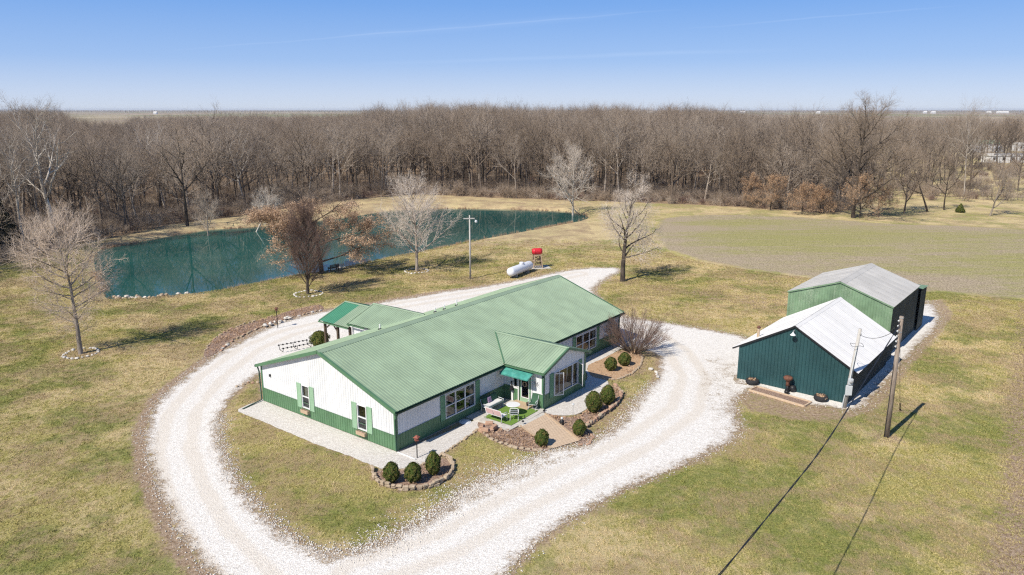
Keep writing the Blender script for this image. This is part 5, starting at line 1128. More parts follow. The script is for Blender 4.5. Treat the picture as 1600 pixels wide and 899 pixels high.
def evergreen(name, x, y, h, w, n, mat, label, cat='shrub', core='leaf_dark', size=.10, shape=1.0):
    r_ = np.random.default_rng(int(abs(x*31+y*17))); th = r_.uniform(0,2*PI,n); u = r_.uniform(0,1,n)
    zz = u; prof = np.sin(np.clip(zz,0,1)*PI*.93+.12)**.62 if shape == 1 else (1-zz)**.8*np.minimum(1, zz*6+.4)
    lump = 1+.10*np.sin(th*3+zz*7+x)+.09*np.sin(th*7-zz*11+y)+.05*np.sin(th*13+zz*23); rad = w*prof*lump*(1-.28*r_.uniform(0,1,n)**2)
    c = np.stack([rad*np.cos(th), rad*np.sin(th), zz*h*(1+.03*r_.normal(0,1,n))+.03], 1); nr = np.stack([np.cos(th), np.sin(th), (zz-.42)*1.8], 1); nr /= np.linalg.norm(nr, axis=1, keepdims=True)
    t = empty(name, (x, y, gz(x, y)), 0, label, cat); o = link('foliage', leaf_mesh(r_, c, size, 'foliage', M[mat], nr), t); o['kind'] = 'stuff'
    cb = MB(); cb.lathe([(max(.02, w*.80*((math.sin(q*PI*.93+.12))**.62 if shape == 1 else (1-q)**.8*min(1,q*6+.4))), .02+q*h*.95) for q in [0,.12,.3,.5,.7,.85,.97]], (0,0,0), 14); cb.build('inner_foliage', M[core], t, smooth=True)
    st_ = MB().tube([(0,0,-.05),(0,0,h*.3)], w*.10, 6); st_.build('stem', M['bark_dark'], t); return t
cx, cy = (-72.91,104.75); evergreen('cedar_tree', cx, cy, 8.0, 2.6, 9000, 'leaf_cedar', 'dark drab cedar at the left edge of the picture before the wood', 'tree', size=.22, shape=0)
cx, cy = (91.11,149.75); evergreen('cedar_bush', cx, cy, 1.7, 1.0, 1500, 'leaf_green', 'low green cedar bush on the grass right of the broad oak', 'bush', size=.16, shape=0)
# clipped bushes round the house
BU = [((-6.74,37.75),1.38,.52,'leftmost of the three clipped round bushes in the corner bed'),((-5.52,37.75),1.35,.54,'middle one of the three clipped bushes in the corner bed'),((-4.50,38.65),1.60,.50,'rightmost, pointed one of three clipped bushes in the corner bed'),
      ((1.86,42.35),1.25,.50,'clipped bush alone at the lower left of the plank ramp'),((4.30,43.85),1.22,.50,'clipped bush at the lower right of the plank ramp'),((5.62,47.6),1.75,.68,'largest clipped bush in the curved bed before the bay window'),
      ((6.78,49.05),1.60,.60,'clipped bush just behind the largest one before the bay window'),((7.92,56.05),1.25,.58,'left one of two clipped bushes in the tan mulch bed'),((9.18,57.2),1.25,.60,'right one of two clipped bushes in the tan mulch bed')]
for (x, y), h, w, lb in BU: evergreen('boxwood_bush', x, y, h*.85, w*.83, 6500, 'leaf_green', lb, 'bush', size=.045)
bx_, by_ = (-16.98,62.36); evergreen('boxwood_bush', bx_, by_, 1.3, .85, 7000, 'leaf_green', 'round bush on the gravel beside the porch behind the house', 'bush', size=.05)

# short winter grass standing up from the lawn near the camera: nobody could count it
tm = NT('grass_blades'); tm.world = True; gcol, _ = grass_nodes(tm); tm.out(gcol, .95, 0, .05); M['blades'] = tm.m
gc_ = bpy.data.collections.new('tuft_stock')
for k in range(4):
    r_ = np.random.default_rng(300+k); n = 16; a = r_.uniform(0,2*PI,n); b = np.c_[r_.normal(0,.07,(n,2)), np.zeros(n)-.01]; ln = r_.uniform(.03,.075,n)
    tip = b+np.c_[np.cos(a)*ln*.8, np.sin(a)*ln*.8, ln]; w_ = np.c_[-np.sin(a), np.cos(a), np.zeros(n)]*.011
    me = np_mesh('stock_tuft', np.stack([b-w_, b+w_, tip], 1).reshape(-1,3), tris=np.arange(n*3).reshape(-1,3)); me.materials.append(M['blades']); gc_.objects.link(bpy.data.objects.new('stock_tuft', me))
n = 620000; T = np.c_[rg.uniform(-82, 78, n), rg.uniform(2, 118, n)]; edge_ = np.minimum.reduce([T[:,0]+82, 78-T[:,0], T[:,1]-2, 118-T[:,1]]); T = T[rg.uniform(0, 1, n) < np.clip(edge_/30, 0, 1)**.8]
keep = (sdf(T, DRIVE) > .15+rg.exponential(.7, len(T))+np.where(dist_line(T, DRIVE[1:20]) < 1.3, .5, 0)) | (sdf(T, ISLE_FULL) < -.2-rg.exponential(.5, len(T)))
for b in (FIELD, HOUSE_PLAN, APRON1, APRON2, BED1, BED2, BED3, BED4, BED5, ROCKY, SHED_BARE): keep &= sdf(T, b) > .1
keep &= sdf(T, POND) > 2; 
pad = [hh[:2] for hh in ((HX+math.sin(HA)*u-math.cos(HA)*v, HY+math.cos(HA)*u+math.sin(HA)*v) for u, v in ((6,0),(11,0),(11,-4),(10,-8.5),(5.8,-8.5),(6,-3)))]
keep &= sdf(T, pad) > 0; T = T[keep]
sc_t = rg.uniform(.5, 1.3, len(T))*(.9+T[:,1]/110)
scatter('grass', [(x, y, 0) for x, y in T], gc_, sc_t, 21, 'short straw and olive winter grass of the lawn', 'grass')

# dead stems and litter in the flower beds
BP = []
for b, n_ in ((BED1, 60), (BED2, 160), (BED3, 200), (BED4, 60), (BED5, 420)):
    b_ = np.array(b); q = rg.uniform(b_.min(0), b_.max(0), (n_*6, 2)); q = q[sdf(q, b) < -.15][:n_]; BP.append(q)
BP = np.concatenate(BP); c_ = np.c_[BP, np.full(len(BP), .03)][:,None]+np.c_[rg.normal(0,.07,(len(BP)*9,2)), rg.uniform(0,.16,len(BP)*9)].reshape(len(BP),9,3)
o = link('dead_perennials', leaf_mesh(rg, c_.reshape(-1,3), .05, 'dead_perennials', M['leaf_tan'])); tag(o, 'dead stems and fallen leaves in the flower beds', 'plants', None, 'stuff')

# dry reeds and tall grass along the waterline
rc_ = bpy.data.collections.new('reed_stock')
for k in range(3):
    r_ = np.random.default_rng(500+k); n = 26; a = r_.uniform(0,2*PI,n); b = np.c_[r_.normal(0,.13,(n,2)), np.zeros(n)-.05]; ln = r_.uniform(.25,.7,n)
    tip = b+np.c_[np.cos(a)*ln*.45, np.sin(a)*ln*.45, ln]; w_ = np.c_[-np.sin(a), np.cos(a), np.zeros(n)]*.016
    me = np_mesh('stock_reed', np.stack([b-w_, b+w_, tip], 1).reshape(-1,3), tris=np.arange(n*3).reshape(-1,3)); me.materials.append(M['leaf_tan']); rc_.objects.link(bpy.data.objects.new('stock_reed', me))
PS = smooth_poly(POND, 1.0); Q_ = along(PS, 2600, .45); q_s = sdf(Q_, POND); Q_ = Q_[(q_s > -.1) & (q_s < 1.6)]
Q_ = Q_[(rg.uniform(0,1,len(Q_)) < .25+.75*(np.sin(Q_[:,0]*.35)+np.cos(Q_[:,1]*.27) > .2))]
scatter('shore_grass', [(x, y, gz(x, y)) for x, y in Q_], rc_, rg.uniform(.4, 1.1, len(Q_)), 31, 'dry tall grass along the waterline of the pond', 'grass')

# ------------------------------------------------------------------ patio, ramp, beds, furniture
def hp(u, v, z=0):      # house plan to world
    return (HX+math.sin(HA)*u-math.cos(HA)*v, HY+math.cos(HA)*u+math.sin(HA)*v, z)
def hloc(x, y):
    dx, dy = x-HX, y-HY; return dx*math.sin(HA)+dy*math.cos(HA), -dx*math.cos(HA)+dy*math.sin(HA)
HR = PI/2-HA
def hthing(name, u, v, label, cat, rz=0, z=0, group=None): return empty(name, hp(u, v, z), HR+rz, label, cat, group)
pat = MB(); pat.box(6.4,-3.75,-.1,10.70,-.07,.10); po_ = pat.build('patio_slab', M['concrete_light'], bevel=.01); po_.location = (HX, HY, 0); po_.rotation_euler = (0,0,HR); po_['kind'] = 'structure'
rug = hthing('turf_rug', 8.75, -2.05, 'bright green artificial grass rug on the patio', 'rug', z=.105); m = MB(); m.box(-1.65,-1.35,0,1.45,.95,.02); m.build('rug_pile', M['turf'], rug); m = MB(); m.box(-1.66,-1.36,-.002,1.46,.96,.008); m.build('rug_backing', M['black_rubber'], rug)
def wpoly(pts): return [hloc(*p) for p in pts]
# plank ramp down to the gravel
ra, rb_, rc, rd = [(0.55,45.06),(2.23,47.15),(4.28,43.04),(2.44,41.87)]
ramp = empty('plank_ramp', (0,0,0), 0, 'tan plank ramp sloping from the patio down to the gravel', 'ramp'); n_ = 30
A_, B_, C_, D_ = Vector((*ra,.13)), Vector((*rb_,.13)), Vector((*rc,.05)), Vector((*rd,.05))
for k in range(n_):
    t0, t1 = k/n_+.002, (k+1)/n_-.0025; a = A_.lerp(D_, t0); b = B_.lerp(C_, t0); c = B_.lerp(C_, t1); d = A_.lerp(D_, t1); e = R.uniform(-.06,.06)
    q = (b-a).normalized(); a = a+q*e; b = b+q*e*.5; c = c+q*e*.5; d = d+q*e; dz = Vector((0,0,.035+R.uniform(0,.006))); m = MB()
    m.add([a,b,c,d,a+dz,b+dz,c+dz,d+dz], [(3,2,1,0),(4,5,6,7),(0,1,5,4),(1,2,6,5),(2,3,7,6),(3,0,4,7)]); m.build('plank', M['plank'], ramp)
for a, b in ((A_,D_),(B_,C_)): MB().beam(a+Vector((0,0,.045)), b+Vector((0,0,.045)), .12, .07).build('edge_board', M['wood'], ramp)
stp = MB(); stp.beam(A_+Vector((0,0,-.02)), B_+Vector((0,0,-.02)), .3, .12); stp.build('sill_board', M['concrete_light'], ramp)
# rubble edging: each stone its own piece
def rock_mesh(seed, sx=1, sy=1, sz=1):
    r_ = random.Random(seed); bm = bmesh.new(); bmesh.ops.create_cube(bm, size=1)
    for v in bm.verts: v.co = Vector((v.co.x*sx*r_.uniform(.8,1.15), v.co.y*sy*r_.uniform(.75,1.2), v.co.z*sz*r_.uniform(.8,1.15)))
    bmesh.ops.bevel(bm, geom=list(bm.edges), offset=.13*min(sx,sy,sz), segments=1, affect='EDGES')
    for v in bm.verts: v.co += Vector((r_.uniform(-1,1), r_.uniform(-1,1), r_.uniform(-1,1)))*.025*sx
    me = bpy.data.meshes.new('stone'); bm.to_mesh(me); bm.free(); return me
RK = {}
for mt in ('tan_stone','white_stone','red_stone'):
    RK[mt] = []
    for k in range(5):
        me = rock_mesh(k*7+len(mt), .42, .26, .18); me.materials.append(M[mt]); RK[mt].append(me)
BD = {}
def boulder_mesh(seed, r0):
    v, f = icos(); r_ = np.random.default_rng(seed); bm = bmesh.new()
    for p in v: bm.verts.new(p*np.array([r0*r_.uniform(.8,1.2), r0*r_.uniform(.6,1.0), r0*r_.uniform(.5,.8)])*r_.uniform(.8,1.2))
    bm.verts.ensure_lookup_table()
    for t_ in f: bm.faces.new([bm.verts[i] for i in t_])
    bmesh.ops.subdivide_edges(bm, edges=list(bm.edges), cuts=1, use_grid_fill=True)
    for q in bm.verts: q.co *= 1+.14*r_.uniform(-1,1)
    me = bpy.data.meshes.new('stone'); bm.to_mesh(me); bm.free(); return me
for mt in ('tan_stone','white_stone','red_stone'):
    BD[mt] = []
    for k in range(5):
        me = boulder_mesh(k*11+len(mt), .21); me.materials.append(M[mt]); BD[mt].append(me)
def edging(pts, mt, label, step=.40, z=.07, closed=False, cat='edging', name='stone_edging', sc=1.0, jit=.05, rows=1):
    ln = smooth_poly(pts, step*.82, closed, 0); cx = sum(p[0] for p in ln)/len(ln); cy = sum(p[1] for p in ln)/len(ln)
    t = empty(name, (cx, cy, 0), 0, label, cat)
    for i, p in enumerate(ln):
        q = ln[(i+1) % len(ln)] if (closed or i < len(ln)-1) else p; q0 = ln[i-1] if i else p
        a = math.atan2(q[1]-q0[1], q[0]-q0[0])
        for r_ in range(rows):
            mtx = mt if isinstance(mt, str) else R.choice(mt); o = link('stone', R.choice((BD if cat in ('boulders','rocks','stone ring') else RK)[mtx]), t, (p[0]-cx+R.uniform(-jit,jit), p[1]-cy+R.uniform(-jit,jit), z+r_*.15+R.uniform(-.02,.02)), a+R.uniform(-.25,.25)*(12 if cat != 'edging' else 1))
            s_ = sc*.8*R.uniform(.7,1.2); o.scale = (s_, s_*R.uniform(.8,1.2), s_*R.uniform(.8,1.1))
    return t
edging([(-8.04,39.14),(-7.80,38.22),(-7.19,37.41),(-6.16,36.91),(-5.10,36.91),(-4.20,37.41),(-3.57,38.37),(-3.43,39.37),(-3.65,40.26),(-4.03,40.75)], 'tan_stone', 'curved double row of tan stones round the three-bush corner bed', .36, .08, sc=.95, rows=2)
edging([(-7.19,39.14),(-6.31,39.21),(-5.44,39.69),(-4.60,40.67),(-3.79,42.04),(-2.67,43.98),(-2.02,45.16)], 'tan_stone', 'thin line of tan stones along the front gravel walk', .40, .05, sc=.75)
edging([(-2.00,44.57),(-1.30,43.32),(-0.40,42.49),(0.59,41.87),(1.76,41.69),(2.36,41.87)], 'tan_stone', 'row of tan boulders round the bed left of the plank ramp', .44, .08, sc=1.0)
edging([(7.80,52.30),(8.00,51.02),(7.57,49.31),(6.91,48.04),(6.21,47.05),(5.48,45.98),(4.93,45.16)], ['tan_stone','red_stone'], 'winding low stone wall round the bed before the bay window', .34, .08, sc=.95, rows=2)
edging([(4.85,44.76),(5.14,43.60),(4.80,42.58),(4.30,42.40)], 'red_stone', 'short arc of reddish stones at the lower right of the plank ramp', .36, .06, sc=.8)
edging([(2.45,47.15),(3.13,46.83),(3.90,46.61),(4.72,47.05),(5.25,47.93)], 'red_stone', 'line of reddish stones between gravel walk and bed under the bay', .38, .05, sc=.65)
edging([(10.99,59.40),(10.55,57.47),(9.53,55.35),(8.19,54.06),(7.20,54.06)], 'tan_stone', 'curved stone row round the tan mulch bed with two bushes', .36, .06, sc=.8)
edging([(-25.28,61.11),(-25.27,63.65),(-24.56,66.61),(-23.69,69.16),(-22.42,71.20),(-20.95,72.87),(-19.95,74.11)], ['tan_stone','white_stone','red_stone'], 'ragged stone row along the gravel side of the rear bed', .55, .06, sc=1.0, jit=.12)
edging([(-26.55,61.11),(-27.07,64.42),(-26.53,68.08),(-25.36,70.06),(-24.24,71.91)], ['tan_stone','red_stone'], 'ragged stone row along the lawn side of the rear bed', .70, .05, sc=.9, jit=.12)
for (x, y), r_, lb in (((-36.95,60.24),1.35,'ring of white stones round the leftmost bare tree'),((-23.12,81.22),1.5,'ring of pale stones round the egg-shaped tree'),((-12.34,93.48),1.45,'ring of white stones round the whitish round-crowned tree')):
    edging([(x+r_*math.cos(a)*R.uniform(.9,1.1), y+r_*math.sin(a)*R.uniform(.9,1.1)) for a in [i*PI/5 for i in range(10)]], 'white_stone', lb, .42, .05, True, 'stone ring', 'stone_ring', 1.0, .05)
riprap = [(-45.02,80.74),(-43.58,80.74),(-41.49,80.74),(-39.96,81.32),(-38.67,82.51),(-37.41,82.51)]
edging(riprap, ['tan_stone','tan_stone','white_stone'], 'pile of pale boulders along the near left shore of the pond', .55, -.36, sc=1.7, jit=.5, rows=2, cat='boulders', name='shore_boulders')
edging([(-25.13,92.92),(-23.96,92.54),(-23.01,94.07),(-22.37,96.46)], 'white_stone', 'pale rocks on the pond bank around the dark bench', .8, -.1, sc=1.7, jit=.4, cat='boulders', name='shore_boulders')
edging([(-23.95,68.08),(-22.94,69.16),(-22.29,71.20)], 'white_stone', 'heap of white rocks beside the post in the rear bed', .40, .08, sc=1.2, jit=.3, cat='rocks', name='rock_heap', rows=2)
edging([(-20.89,52.57),(-20.26,53.10),(-19.38,52.97)], ['tan_stone','red_stone'], 'scatter of reddish rocks at the back left corner of the house', .5, .05, sc=.9, jit=.3, cat='rocks', name='rock_heap')
edging([(11.45,56.39),(11.72,55.64),(11.30,54.49)], 'white_stone', 'white boulders on the drive edge below the fan-shaped bush', .7, .1, sc=1.3, jit=.3, cat='rocks', name='rock_heap')
# stone planter with a dark mouth beside the pink glider
px_, py_ = hloc(*(-1.55,44.76)); t = hthing('stone_planter', px_, py_, 'low planter of rusty flagstones at the patio corner', 'planter')
for k in range(9):
    a = 2*PI*k/9; o = link('stone', R.choice(RK['red_stone']), t, (.55*math.cos(a), .38*math.sin(a), .12+.14*(k % 2)), a+PI/2); o.scale = (1.2,1,1.3)
MB().lathe([(.45,.05),(.45,.22),(0,.24)], (0,0,0), 10).build('potting_soil', M['mulch'], t)

# garden furniture
def seat_settee(name, u, v, rz, wid, label, frame, backm, cush=True):
    t = hthing(name, u, v, label, 'bench', rz, .125); w = wid/2        # faces -y, back at +y
    for sx in (-1, 1):
        l = MB(); l.tube([(sx*w,-.32,0),(sx*w,-.30,.42),(sx*w,-.34,.60),(sx*w,.10,.62),(sx*w,.30,.55)], .024, 6); l.tube([(sx*w,.34,0),(sx*w,.26,.42),(sx*w,.40,.88)], .022, 6); l.tube([(sx*w,-.30,.40),(sx*w,.27,.40)], .02, 6); l.build('armrest', M[frame], t, smooth=True)
    b = MB(); b.tube([(-w,.38,.86),(w,.38,.86)], .022, 6); b.tube([(-w,.27,.46),(w,.27,.46)], .018, 6)
    for k in range(1, 2): b.tube([(0,.27,.46),(0,.38,.86)], .02, 6)
    b.tube([(-w,-.30,.40),(w,-.30,.40)], .022, 6); b.build('frame', M[frame], t, smooth=True)
    s_ = MB(); s_.box(-w+.03,-.30,.39,w-.03,.26,.43); s_.build('seat', M[frame], t)
    for k in (-1, 1):
        a, bb = (-w+.04, -.03) if k < 0 else (.03, w-.04); m = MB(); m.add([(a,.265,.48),(bb,.265,.48),(bb,.375,.84),(a,.375,.84),(a,.30,.47),(bb,.30,.47),(bb,.41,.83),(a,.41,.83)], [(3,2,1,0),(4,5,6,7),(0,1,5,4),(1,2,6,5),(2,3,7,6),(3,0,4,7)]); m.build('back_panel', M[backm], t)
    return t
lv = seat_settee('cushioned_settee', 8.45, -.75, 0, 1.65, 'metal settee with green back cushions and white seat against the front wall', 'light_grey', 'cushion_green')
c = MB(); c.box(-.76,-.33,.44,.76,.24,.56); c.build('seat_cushion', M['white_cloth'], lv, bevel=.03)
for a, b in ((-.78,-.02),(.02,.78)):
    c = MB(); c.add([(a,.10,.56),(b,.10,.56),(b,.24,.98),(a,.24,.98),(a,.25,.54),(b,.25,.54),(b,.40,.95),(a,.40,.95)], [(3,2,1,0),(4,5,6,7),(0,1,5,4),(1,2,6,5),(2,3,7,6),(3,0,4,7)]); c.build('back_cushion', M['cushion_green'], lv, bevel=.04)
pl_ = hthing('purple_pillow', 8.28, -.68, 'mauve throw pillow leaning on the settee back', 'pillow', 0, .70); c = MB(); c.add([(-.2,-.06,0),(.2,-.06,0),(.2,.05,.38),(-.2,.05,.38),(-.2,.06,0),(.2,.06,0),(.2,.16,.37),(-.2,.16,.37)], [(3,2,1,0),(4,5,6,7),(0,1,5,4),(1,2,6,5),(2,3,7,6),(3,0,4,7)]); c.build('cover', M['purple'], pl_, bevel=.05); c = MB(); c.beam((-.2,.0,.19),(.2,.0,.19),.012,.012); c.build('piping', M['purple'], pl_)
seat_settee('pink_glider', 7.25, -2.05, PI/2, 1.30, 'pale pink metal glider bench seen from behind on the rug', 'white_trim', 'pink')
tb = hthing('round_table', 8.62, -2.42, 'round white patio table in the middle of the green rug', 'table', 0, .125)
MB().lathe([(0,.70),(.47,.70),(.49,.715),(.47,.735),(0,.74)], (0,0,0), 28).build('tabletop', M['white_trim'], tb); MB().lathe([(.035,.1),(.03,.40),(.035,.70)], (0,0,0), 10).build('pedestal', M['grey_metal'], tb)
for k in range(4):
    a = PI/2*k+.4; MB().tube([(.03*math.cos(a),.03*math.sin(a),.18),(.2*math.cos(a),.2*math.sin(a),.10),(.34*math.cos(a),.34*math.sin(a),.01)], .02, 6).build('leg', M['white_trim'], tb)
def armchair(name, u, v, rz, label, frame, sling, slats=True, tilt=.16):
    t = hthing(name, u, v, label, 'chair', rz, .125)
    for sx in (-1, 1):
        l = MB(); l.tube([(sx*.27,-.30,0),(sx*.27,.05,.40),(sx*.27,.22,.42)], .018, 6); l.tube([(sx*.27,.30,0),(sx*.27,-.10,.40),(sx*.27,-.25,.62)], .018, 6); l.tube([(sx*.29,-.28,.62),(sx*.29,.25,.64)], .024, 6); l.tube([(sx*.25,.2,.38),(sx*.25,.2+tilt*2,.98)], .018, 6); l.build('side_frame', M[frame], t, smooth=True)
    f = MB(); f.tube([(-.27,-.24,.40),(.27,-.24,.40)], .016, 6); f.tube([(-.25,.2+tilt*2,.98),(.25,.2+tilt*2,.98)], .018, 6); f.build('cross_rail', M[frame], t)
    if slats:
        for k in range(6):
            z0 = .46+k*.085; y0 = .2+tilt*2*(z0-.38)/.6; m = MB(); m.beam((-.25,y0,z0),(.25,y0,z0),.05,.02,(0,1,0)); m.build('back_strap', M[sling if k % 2 else frame], t)
        for k in range(5):
            m = MB(); m.box(-.25,-.22+k*.085,.40,.25,-.16+k*.085,.415); m.build('seat_strap', M[sling if k % 2 else frame], t)
    else:
        m = MB(); m.box(-.25,-.24,.40,.25,.2,.42); m.build('seat', M[sling], t); m = MB(); m.add([(-.24,.20,.42),(.24,.20,.42),(.24,.2+tilt*2,.98),(-.24,.2+tilt*2,.98),(-.24,.22,.42),(.24,.22,.42),(.24,.22+tilt*2,.98),(-.24,.22+tilt*2,.98)], [(3,2,1,0),(4,5,6,7),(0,1,5,4),(1,2,6,5),(2,3,7,6),(3,0,4,7)]); m.build('backrest', M[sling], t)
    return t
armchair('strap_chair', 8.0, -2.98, math.radians(125), 'white strap chair with dark slats before the round table', 'white_trim', 'dark_green')
armchair('folding_chair', 10.22, -2.95, math.radians(-75), 'dark green folding chair beside the front door', 'light_grey', 'cushion_green', False)
def cyl_thing(*a): pass
t = hthing('black_tub', 10.35, -2.45, 'small black pot against the bay wall by the door', 'pot', 0, .11); MB().lathe([(.12,0),(.16,.3),(.14,.3),(.12,.26),(0,.26)], (0,0,0), 12).build('pot_shell', M['black_rubber'], t); MB().lathe([(0,.24),(.12,.265),(0,.27)], (0,0,0), 8).build('potting_soil', M['mulch'], t)
x_, y_ = hloc(*(-3.13,45.98)); t = hthing('plastic_cover', x_, y_, 'pale round plastic lid lying on the shaded walk', 'lid', 0, .021); MB().lathe([(0,.12),(.2,.10),(.32,.05),(.36,.0)], (0,0,0), 20).build('dome', M['light_grey'], t, smooth=True); MB().lathe([(.34,0),(.40,0),(.40,.03),(.34,.03)], (0,0,0), 20).build('rim', M['tank_white'], t)
# posts with feeders
def feeder(name, x, y, h, label, top='rust'):
    t = empty(name, (x, y, 0), .4, label, 'post'); MB().tube([(0,0,-.05),(0,0,h)], .035, 8).build('pole', M['black'], t)
    hd = MB(); hd.box(-.12,-.12,h,.12,.12,h+.20,.02); hd.build('feeder_box', M[top], t); r_ = MB(); r_.lathe([(.24,h+.201),(.02,h+.34),(0,h+.34)], (0,0,0), 4); r_.build('feeder_roof', M[top], t); a = MB(); a.tube([(-.22,0,h-.12),(.22,0,h-.12)], .014, 6); a.build('perch', M['black'], t); return t
fx1, fy1 = (-22.41,67.86); feeder('bird_feeder_post', fx1, fy1, 1.75, 'dark post with small rusty feeder in the rear bed')
fx1, fy1 = (-5.69,40.75); feeder('garden_post', fx1, fy1, 1.15, 'short post with reddish lantern top at the front left house corner', 'red_box')
fx1, fy1 = (8.21,50.52)
for (a, b, lb) in ((858,646,'thin garden light stake at the top of the plank ramp'),(818,664,'thin garden light stake at the patio edge left of the ramp'),(900,640,'pale bird bath post on the walk under the bay window')):
    x_, y_ = {858: (2.19,47.05), 818: (0.72,45.26), 900: (4.14,46.83)}[a]
    t = empty('garden_light' if a != 900 else 'garden_stake', (x_, y_, 0), 0, lb, 'garden light' if a != 900 else 'stake'); h_ = .35 if a != 900 else .9
    MB().tube([(0,0,0),(0,0,h_)], .014, 6).build('stake', M['grey_metal'], t); MB().lathe([(.03,h_),(.09,h_+.02),(.07,h_+.08),(.0,h_+.10)], (0,0,0), 10).build('cap', M['black' if a != 900 else 'light_grey'], t)
gn = empty('garden_statue', (*(3.31,45.57), .03), .5, 'small grey and black garden figure between ramp and bushes', 'statue')
MB().lathe([(.14,0),(.17,.12),(.12,.3),(.05,.36)], (0,0,0), 10).build('figure_body', M['black'], gn, smooth=True); MB().lathe([(0,.34),(.08,.38),(.09,.45),(.05,.52),(0,.54)], (0,0,0), 10).build('figure_head', M['light_grey'], gn, smooth=True)
# low black rack on the gravel behind the house
RX, RY = (-18.93,61.64); t = empty('metal_rack', (RX, RY, .01), math.atan2(1.43, 1.95), 'low black rack with two rows of short bars behind the house', 'rack')
for j, y in enumerate((-.5,.62)):
    m = MB(); m.tube([(-1.35,y,.38),(1.35,y,.38)], .022, 6); m.build('rail', M['black'], t)
    for k in range(8): MB().box(-1.3+k*.36,y-.07,.32,-1.20+k*.36,y+.07,.43).build('bar', M['black'], t)
for sx in (-1.25,0,1.25): MB().tube([(sx,-.5,.38),(sx,-.35,.02),(sx,.45,.02),(sx,.62,.38)], .025, 6).build('support', M['black'], t)
# pond bench
BX, BY = (-23.21,93.94); t = empty('pond_bench', (BX, BY, gz(BX, BY)), .9, 'dark wooden bench at the near bank of the pond', 'bench')
for k in range(3): MB().box(-.75,-.22+k*.16,.42,.75,-.09+k*.16,.46).build('seat_slat', M['dark_wood'], t)
for k in range(3): MB().box(-.75,-.27,.52+k*.15,.75,-.24,.63+k*.15).build('back_slat', M['dark_wood'], t)
for sx in (-.66,.66):
    for y in (-.22,.2): MB().box(sx-.04,y-.04,-.1,sx+.04,y+.04,.92 if y < 0 else .60).build('leg', M['dark_wood'], t)
    MB().box(sx-.05,-.17,.602,sx+.05,.26,.65).build('armrest', M['dark_wood'], t)

# propane tank
TX, TY = (-0.32,88.92); UX, UY = (2.40,93.73); A = Vector((TX,TY,0)); B = Vector((UX,UY,0)); Lt = (B-A).length+.1
t = empty('propane_tank', ((TX+UX)/2, (TY+UY)/2, 0), math.atan2(UY-TY, UX-TX), 'long white propane tank on the gravel beside the red water tank', 'tank'); Rt = .56; hl_ = Lt/2
Rz = Matrix.Rotation(PI/2, 3, 'Y'); prof = []
for k in range(7): a = PI/2*k/6; prof.append((Rt*math.sin(a)+1e-5*(k == 0), -hl_+Rt*.8*(1-math.cos(a))))
prof += [(r, -z) for r, z in prof[::-1]]
MB().lathe(prof, (0,0,.82), 24, Rz).build('tank_shell', M['tank_white'], t, smooth=True)
MB().lathe([(.30,1.34),(.30,1.52),(.22,1.60),(0,1.62)], (.35,0,0), 16).build('valve_dome', M['tank_white'], t, smooth=True)
for x in (-hl_*.55, hl_*.55): MB().box(x-.12,-.42,0,x+.12,.42,.34).build('saddle', M['concrete'], t); MB().lathe([(Rt+.004,x-.03),(Rt+.012,x-.03),(Rt+.012,x+.03),(Rt+.004,x+.03)], (0,0,.82), 24, Rz).build('band', M['light_grey'], t)
MB().tube([(.9,0,1.36),(.9,0,1.5),(1.0,0,1.5)], .03, 6).build('relief_valve', M['grey_metal'], t)
# small water tower with red barrel
t = empty('water_tower', (3.30, 95.6, 0), math.radians(12), 'small wooden lattice tower with red barrel beside the propane tank', 'water tower'); bz, tz, bw_, tw_ = 0, 1.72, .62, .42
def cr4(k, z): q = (z-bz)/(tz-bz); w = bw_+(tw_-bw_)*q; return Vector((w*(1,-1,-1,1)[k], w*(1,1,-1,-1)[k], z))
for k in range(4):
    MB().beam(cr4(k,0), cr4(k,tz), .11).build('leg', M['wood'], t)
    for z0, z1 in ((.45,1.0),(1.0,1.6)):
        MB().beam(cr4(k,z0), cr4((k+1)%4,z1), .06).build('brace', M['dark_wood'], t); MB().beam(cr4((k+1)%4,z0), cr4(k,z1), .06).build('brace', M['dark_wood'], t); MB().beam(cr4(k,z0), cr4((k+1)%4,z0), .08).build('rail', M['wood'], t)
MB().box(-.5,-.5,tz,.5,.5,tz+.08).build('platform', M['wood'], t)
MB().lathe([(1e-3,-.66),(.36,-.64),(.41,-.3),(.42,0),(.41,.3),(.36,.64),(1e-3,.66)], (0,0,tz+.50), 20, Rz).build('barrel', M['red'], t, smooth=True)
for x in (-.35,.35): MB().lathe([(.415,x-.03),(.432,x-.03),(.432,x+.03),(.415,x+.03)], (0,0,tz+.50), 20, Rz).build('hoop', M['red'], t)
MB().box(-.9,-1.0,-.02,1.7,1.0,.07).build('concrete_pad', M['concrete_light'], t)
# tall lamp pole
t = empty('lamp_pole', (-5.14, 89.02, 0), .15, 'tall slim wooden pole with crossarm and lamp before the pond', 'lamp pole')
MB().tube([(0,0,-.1),(0,0,4),(0,.02,7.9)], [.12,.10,.08], 10).build('pole', M['pole_grey'], t, smooth=True); MB().beam((-.75,0,7.5),(.6,0,7.5),.14,.12).build('crossarm', M['pole_grey'], t)
MB().tube([(.5,0,7.45),(.72,0,7.3)], .03, 6).build('lamp_bracket', M['grey_metal'], t); MB().lathe([(.05,7.3),(.16,7.22),(.17,7.05),(.12,6.98),(0,6.97)], (.78,0,0), 12).build('lamp_head', M['light_grey'], t, smooth=True)
MB().box(-.12,.09,3.2,.12,.13,3.6).build('number_plate', M['grey_metal'], t)

